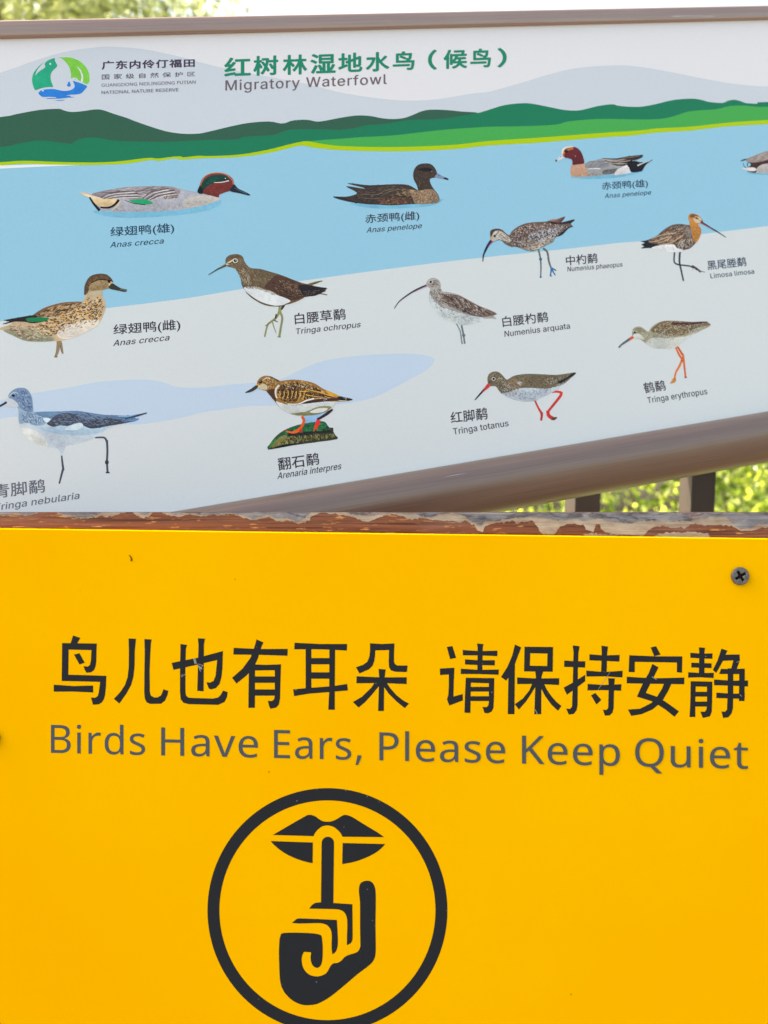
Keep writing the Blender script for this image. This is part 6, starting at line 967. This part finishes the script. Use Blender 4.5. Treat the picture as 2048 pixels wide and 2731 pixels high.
glyph("bold Chinese character for quiet, last of the row", 'Y3', [[(1222, 157), (1262, 160), (1258, 190), (1258, 322), (1222, 322), (1224, 190)], [(1168, 191), (1240, 197), (1309, 195), (1308, 230), (1240, 228), (1168, 224)], [(1174, 254), (1303, 258), (1303, 289), (1174, 285)], [(1155, 314), (1240, 320), (1317, 318), (1316, 352), (1235, 347), (1154, 349)],
  [(1170, 371), (1308, 374), (1306, 500), (1304, 565), (1292, 594), (1247, 604), (1231, 563), (1258, 564), (1269, 552), (1273, 530), (1273, 407), (1203, 405), (1200, 500), (1200, 598), (1163, 598), (1168, 500)], R4(1200, 438, 1275, 469), R4(1200, 500, 1275, 532),
  [(1365, 165), (1403, 178), (1391, 203), (1480, 202), (1481, 240), (1462, 295), (1425, 295), (1440, 240), (1375, 243), (1332, 320), (1310, 300), (1340, 240)], [(1350, 326), (1362, 293), (1440, 295), (1513, 291), (1513, 327)], [(1477, 320), (1513, 320), (1511, 497), (1475, 497)],
  [(1318, 360), (1430, 368), (1533, 366), (1533, 405), (1430, 400), (1318, 397)], [(1333, 443), (1430, 450), (1513, 448), (1512, 484), (1430, 481), (1332, 478)], [(1404, 290), (1440, 290), (1440, 440), (1438, 540), (1430, 575), (1408, 600), (1375, 604), (1365, 563), (1388, 564), (1400, 550), (1404, 440)]])
ink = Ink(YEL, 'X', .00002, 4e-6)
for w_, xa, xb in (("Birds", 136, 386.7), ("Have", 430, 687.5), ("Ears,", 731, 963.9), ("Please", 1012, 1346.6), ("Keep", 1392.3, 1652.6), ("Quiet", 1694, 1994.4)):
    ya, yb = 2007.7 + (xa - 136) * .0229, 2007.7 + (xb - 136) * .0229
    latin_text(ink, 'humanist', w_, [(xa, ya), (xb, yb), (xb, yb - 74.6), (xa, ya - 74.6)], 22, bold=2)
ink.build("lettering", M_GREYINK, sign, "thin grey English line reading Birds Have Ears, Please Keep Quiet")
# the finger-on-lips symbol
ink = Ink(YEL, 'R', .00002, 1e-6)
N_ = 120
ring = [[(813 + r1 * math.cos(2 * math.pi * i / N_), 848 + r2 * math.sin(2 * math.pi * i / N_)) for i in range(N_)] for r1, r2 in ((781, 795), (702.5, 714.5))]
ink.holes([ring[0], ring[1][::-1]]); ink.build("symbol_ring", M_BLACK, sign)
ink = Ink(YEL, 'S', .00002, 1e-6)
ink.raw([cp('S', [(128, 400)] + smooth_line([(128, 398), (300, 298), (460, 205), (520, 172), (550, 157), (580, 152), (620, 158), (660, 178), (700, 208), (745, 230), (800, 237), (860, 228), (920, 200), (970, 168), (1000, 155), (1030, 153), (1070, 165), (1130, 195), (1300, 300), (1420, 372), (1495, 427)], 4) + smooth_line([(982, 422), (960, 380), (920, 335), (870, 300), (820, 285), (780, 284), (730, 298), (680, 335), (645, 378), (628, 415)], 3))])
ink.raw([cp('S', [(620, 492), (617, 745)] + smooth_line([(617, 745), (560, 737), (450, 705), (330, 655), (230, 595), (150, 530), (98, 474)], 4))])
ink.raw([cp('S', [(984, 498), (1508, 511)] + smooth_line([(1508, 511), (1460, 565), (1380, 625), (1270, 680), (1130, 730), (979, 759)], 4))])
ink.build("symbol_lips", M_BLACK, sign)
ink = Ink(YEL, 'T', .00002, 1e-6)
fing = cp('S', [(803 + 77 * math.cos(math.pi * (1 - i / 16)), 498 - 77 * math.sin(math.pi * i / 16)) for i in range(17)]) + cp('T', [(877, 160), (704, 160)])
ink.raw([fing])
def tl(*segs):
    out = []
    for s_ in segs: out += s_ if len(s_) < 3 else smooth_line(s_, 4)
    return cp('T', out)
ink.raw([tl([(543, 225), (566, 188), (610, 152), (655, 139), (706, 136)], [(877, 145), (1140, 163)], [(1140, 165), (1143, 400), (1144, 600), (1140, 655), (1118, 700), (1062, 730)], [(1064, 600), (1068, 420), (1056, 330), (1022, 272), (970, 242), (900, 232), (740, 228)])])
ink.raw([tl([(302, 422), (345, 384), (378, 362), (420, 358)], [(600, 365), (925, 380)], [(928, 420), (936, 560), (940, 700), (928, 775), (905, 825), (862, 857)], [(852, 790), (850, 720), (853, 600), (840, 520), (800, 462), (750, 436), (680, 425), (550, 427), (400, 430)])])
s2t = lambda p: ((700 + .217 * p[0] - 720) / .19289, (2140 + .217 * p[1] - 2380) / .19289)
thumb = [s2t(p) for p in [(1195, 1200), (1187, 1120), (1185, 1060), (1200, 1000), (1240, 970), (1290, 962), (1335, 972), (1368, 1010), (1388, 1070), (1393, 1150)]]
ink.raw([tl([(150, 577), (175, 563), (230, 557), (350, 555), (500, 559), (620, 568), (685, 583), (712, 600), (720, 640), (730, 740), (730, 850), (722, 950), (702, 1010), (665, 1040), (630, 1040), (592, 1012), (568, 960), (560, 900), (568, 840)], [(568, 835), (550, 827), (478, 823)],
            [(466, 828), (443, 885), (440, 955), (460, 1040), (502, 1102), (560, 1143), (640, 1160), (712, 1150), (768, 1122), (800, 1082), (840, 1012), (878, 980), (925, 975), (970, 955), (1008, 918), (1030, 895), (1080, 866), (1180, 835), (1222, 806), (1246, 755), (1249, 700), (1245, 500), (1245, 200)] + thumb + [(1463, 200), (1460, 450), (1463, 700), (1462, 830), (1448, 905), (1415, 965), (1350, 1025), (1200, 1140), (1000, 1310), (850, 1430), (740, 1500), (640, 1545), (530, 1560), (430, 1550), (320, 1500), (230, 1420), (165, 1320), (137, 1200), (127, 1000), (123, 800), (132, 640)])])
ink.build("symbol_hand", M_BLACK, sign)
# scuffs on the lettering and a curled speck on the paint
M_SCUFF = ink_mat("pale_scuff", (150, 152, 148), grain=.2, gscale=3000)
ink = Ink(YEL, 'Y1', .0002, 2e-6)
for a in (((940, 228), (950, 262), 7), ((948, 226), (958, 264), 4), ((965, 262), (1000, 272), 3), ((970, 275), (992, 295), 8), ((975, 300), (1000, 268), 3), ((966, 270), (984, 310), 4), ((860, 345), (890, 325), 3), ((855, 335), (872, 330), 2)): ink.line(None, a[2], a[:2], False)
ink.build("scratch", M_SCUFF, sign)
for a in (((188, 550), (202, 582), 4), ((585, 425), (660, 315), 2.5), ((925, 342), (955, 362), 3.5), ((1460, 252), (1476, 245), 3), ((1480, 455), (1495, 470), 3)):
    ink = Ink(YEL, 'Y3', .0002, 2e-6); ink.line(None, a[2], a[:2], False); ink.build("scratch", M_SCUFF, sign)
ink = Ink(YEL, 'X', .0003, 2e-6)
ink.line(None, (2, 6), [(344, 1480), (349, 1486), (351, 1492), (349.5, 1496)]); ink.build("stain", ink_mat("dried_speck", (112, 66, 8), grain=.3, gscale=3000), sign)

def screw_mat():
    m, n, l, b = node_mat("dull_screw_steel")
    v = noise(n, l, 700, 5, .7, mapped(n, l, (1, 1, 1)))
    l.new(ramp(n, l, v, [(.3, rgb((84, 82, 82))), (.55, rgb((112, 112, 116))), (.8, rgb((138, 120, 108)))]), b.inputs["Base Color"])
    b.inputs["Metallic"].default_value = .55; b.inputs["Roughness"].default_value = .5; bump(n, l, b, v, .3, .0002); return m
M_SCREW = screw_mat()
M_RECESS_SHADE = ink_mat("painted_recess_shade", (34, 26, 22), rough=.9, grain=.3)
def screw(cx, cy, ang):
    c0 = yc(cx, cy); R = .00488; rings, seg = 34, 96; V, F = [], []
    def cross(x, y):
        a, s_ = math.radians(ang), 0.0
        u, w = x * math.cos(a) + y * math.sin(a), -x * math.sin(a) + y * math.cos(a)
        def arm(p, q): 
            e = 1 / (1 + math.exp((abs(q) - .135) / .014)); return e * (1 / (1 + math.exp((abs(p) - .60) / .025)))
        return max(arm(u, w), arm(w, u), .9 / (1 + math.exp((math.hypot(u, w) - .25) / .03)))
    V.append(c0 + Vector((0, -(.0011 - .0013), 0)))
    for i in range(1, rings + 1):
        r = i / rings
        for j in range(seg):
            a = 2 * math.pi * j / seg; x, y = r * math.cos(a), r * math.sin(a)
            z = .0021 * (1 - .12 * r * r) * (1 if r < .95 else max(0.0, (1 - r) / .05) ** .5 * .9 + .1 * 0) - .0019 * cross(x, y)
            V.append(c0 + Vector((x * R, -z - .00002, y * R)))
    for j in range(seg): F.append((0, 1 + (j + 1) % seg, 1 + j))
    for i in range(rings - 1):
        for j in range(seg):
            a, b_ = 1 + i * seg + j, 1 + i * seg + (j + 1) % seg; F.append((a, b_, b_ + seg, a + seg))
    V[0] = c0 + Vector((0, -.00015, 0))
    o = mesh_obj("screw", V, F, M_SCREW, sign, smooth=True)
    o.data.materials.append(M_RECESS_SHADE)                          # shade painted as near-black colour into the cross recess
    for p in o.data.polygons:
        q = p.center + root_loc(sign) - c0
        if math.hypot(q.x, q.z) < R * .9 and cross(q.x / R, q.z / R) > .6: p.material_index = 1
    return o
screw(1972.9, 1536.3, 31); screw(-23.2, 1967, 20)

# ------------------------------------------------------------------ railing behind the boards
def bar_mat():
    m, n, l, b = node_mat("dark_brown_painted_bar")
    v = noise(n, l, 40, 5, .6, mapped(n, l, (1, 1, .2)))
    l.new(ramp(n, l, v, [(.3, rgb((38, 29, 26))), (.7, rgb((50, 39, 34)))]), b.inputs["Base Color"]); b.inputs["Roughness"].default_value = .6; return m
M_BAR = bar_mat()
rl = tag(empty("railing", Vector((.3, 1.3, 0))), "dark brown square-barred railing seen below the information board", "railing")
def turned_box(name, c0, wx_, wy_, z0, z1, ang, lean=0.0):
    V, F = box_vf(-wx_ / 2, wx_ / 2, -wy_ / 2, wy_ / 2, z0, z1); ca, sa = math.cos(ang), math.sin(ang)
    V = [Vector((c0[0] + v.x * ca - v.y * sa + lean * (v.z - CAM.z), c0[1] + v.x * sa + v.y * ca, v.z)) for v in V]
    return mesh_obj(name, V, F, M_BAR, rl)
RA = math.radians(15)
for i in range(-6, 4):
    u = i * .1125 + .183; y = 1.30 + (u - .183) * .28
    turned_box("baluster", (u, y), .0245, .0245, .08, 1.30, RA, .045)
for z in (.08, 1.30):
    A = Vector((.235 - 6.5 * .1125, 0, 0)); n_ = 2
    turned_box("rail", (.235 - 1.5 * .1125 + .0, 1.30 - 1.5 * .1125 * .28), 1.18, .035, z, z + .03, math.atan(.28))

# ------------------------------------------------------------------ trees and bushes
def leaf_mat(name, lo, hi, tr):
    m, n, l, b = node_mat(name)
    oi = new(n, "ShaderNodeNewGeometry")
    c = ramp(n, l, oi.outputs["Random Per Island"], [(0, tuple(x * .45 for x in lo[:3]) + (1,)), (.4, lo), (.8, hi), (.93, tuple(min(.9, x * 1.6 + .08) for x in hi[:3]) + (1,))])  # the palest leaf tones put sun highlights into the colour
    l.new(c, b.inputs["Base Color"]); b.inputs["Roughness"].default_value = .3
    t = n.new("ShaderNodeBsdfTranslucent"); l.new(mixc(n, l, 1.0, c, tr, 'MULTIPLY'), t.inputs[0])
    mx = n.new("ShaderNodeMixShader"); mx.inputs[0].default_value = .5
    l.new(b.outputs[0], mx.inputs[1]); l.new(t.outputs[0], mx.inputs[2]); l.new(mx.outputs[0], n["Material Output"].inputs[0]); return m
M_BARK, n, l, b = node_mat("grey_bark")
v = noise(n, l, 14, 6, .7, mapped(n, l, (1, 1, .2)))
l.new(ramp(n, l, v, [(.3, (.08, .06, .05, 1)), (.7, (.2, .17, .13, 1))]), b.inputs["Base Color"]); b.inputs["Roughness"].default_value = .9; bump(n, l, b, v, .8, .03)
def leaves(clumps, n_leaf, size, mat, root, name="crown"):
    cl = np.array(clumps); wgt = cl[:, 3] ** 2; wgt = wgt / wgt.sum()
    idx = rng.choice(len(cl), n_leaf, p=wgt)
    d = rng.normal(size=(n_leaf, 3)); d /= np.linalg.norm(d, axis=1)[:, None]
    r = rng.uniform(.45, 1.08, n_leaf)[:, None] * cl[idx, 3:4]
    c_ = cl[idx, :3] + d * r * np.array([1, 1, .8])
    a = rng.normal(size=(n_leaf, 3)); a /= np.linalg.norm(a, axis=1)[:, None]
    b_ = np.cross(a, rng.normal(size=(n_leaf, 3))); b_ /= np.linalg.norm(b_, axis=1)[:, None]
    s = size * rng.uniform(.6, 1.3, n_leaf)[:, None]
    V = np.stack([c_ - a * s, c_ + b_ * s * .42, c_ + a * s, c_ - b_ * s * .42], 1).reshape(-1, 3) - np.array(root_loc(root))
    me = bpy.data.meshes.new(name); me.vertices.add(len(V)); me.vertices.foreach_set("co", V.ravel().astype(np.float32))
    me.loops.add(len(V)); me.loops.foreach_set("vertex_index", np.arange(len(V), dtype=np.int32))
    me.polygons.add(n_leaf); me.polygons.foreach_set("loop_start", np.arange(0, len(V), 4, dtype=np.int32)); me.polygons.foreach_set("loop_total", np.full(n_leaf, 4, dtype=np.int32))
    me.update(calc_edges=True); me.materials.append(mat)
    o = bpy.data.objects.new(name, me); COL.objects.link(o); o.parent = root; return o
def limb(V, F, p0, p1, r0, r1, seg=8):
    ax = (p1 - p0).normalized(); u = ax.orthogonal().normalized(); w = ax.cross(u); k = len(V)
    for p, r in ((p0, r0), (p1, r1)):
        for j in range(seg): a = 2 * math.pi * j / seg; V.append(p + (u * math.cos(a) + w * math.sin(a)) * r)
    for j in range(seg): F.append((k + j, k + (j + 1) % seg, k + seg + (j + 1) % seg, k + seg + j))
def tree(x, y, h, cr, n_leaf, size, mat, name, label, cat, group, nclump=26, trunk=.16, low=.45):
    root = tag(empty(name, Vector((x, y, 0))), label, cat, group)
    V, F = [], []; fork = Vector((x + random.uniform(-.1, .1), y, h * low)); limb(V, F, Vector((x, y, 0)), fork, trunk, trunk * .65, 12)
    clumps = []
    for i in range(nclump):
        a = random.uniform(0, 6.28); rr = cr * math.sqrt(random.random()) * .8; zz = h * low + (h * (1 - low)) * random.uniform(.12, .88)
        q = 1 - abs((zz - h * (low + (1 - low) * .5)) / (h * (1 - low) * .5)) ** 2 * .55
        p = Vector((x + math.cos(a) * rr * q, y + math.sin(a) * rr * q, zz)); clumps.append((p.x, p.y, p.z, cr * random.uniform(.24, .42)))
        if i % 2 == 0: limb(V, F, fork, p, trunk * .4, trunk * .08, 6)
    mesh_obj("trunk", V, F, M_BARK, root, smooth=True)
    leaves(clumps, n_leaf, size, mat, root)
    return root
L_TREE = leaf_mat("tree_leaf", (.40, .42, .26, 1), (.62, .61, .44, 1), (1.5, 1.6, 1.1, 1))
L_GREY = leaf_mat("grey_green_leaf", (.30, .31, .29, 1), (.44, .45, .42, 1), (1.2, 1.3, 1.1, 1))
L_BUSH = leaf_mat("bush_leaf", (.12, .19, .04, 1), (.42, .47, .18, 1), (2.0, 2.0, .7, 1))
TG = "trees standing beyond the railing"
tree(-2.95, 9.6, 6.6, 2.05, 30000, .045, L_TREE, "leafy_tree", "pale green leafy tree rising behind the board's upper left corner", "tree", TG, 34)
tree(7.9, 21.0, 12.0, 2.9, 15000, .10, L_GREY, "leafy_tree", "hazy grey-green tree top behind the board's upper right corner", "tree", TG, 34)
BG_ = "bushes beyond the railing"
for x, y, h, cr, lab in ((.55, 4.3, 2.3, .9, "sunlit bush filling the gap between the two railing bars and left of them"), (1.35, 4.6, 2.4, .95, "sunlit bush to the right of the right-hand railing bar")):
    tree(x * 1.3, y + 1.6, h, cr, 9000, .025, L_BUSH, "bush", lab, "bush", BG_, 30, .03, .12)
# a thicket that closes the view behind the bushes
root = Vector((1.5, 9, 0)); hd = empty("thicket", root); 
hc = [(random.uniform(-5, 9), random.uniform(8.4, 10.5), random.uniform(.3, 1.2), random.uniform(.4, .75)) for _ in range(110)]
o = leaves(hc, 26000, .06, L_BUSH, hd, "thicket"); o.parent = None; o.location = root; bpy.data.objects.remove(hd); o.name = "thicket"
tag(o, "sunlit green thicket closing the view beyond the bushes", None, None, "stuff")
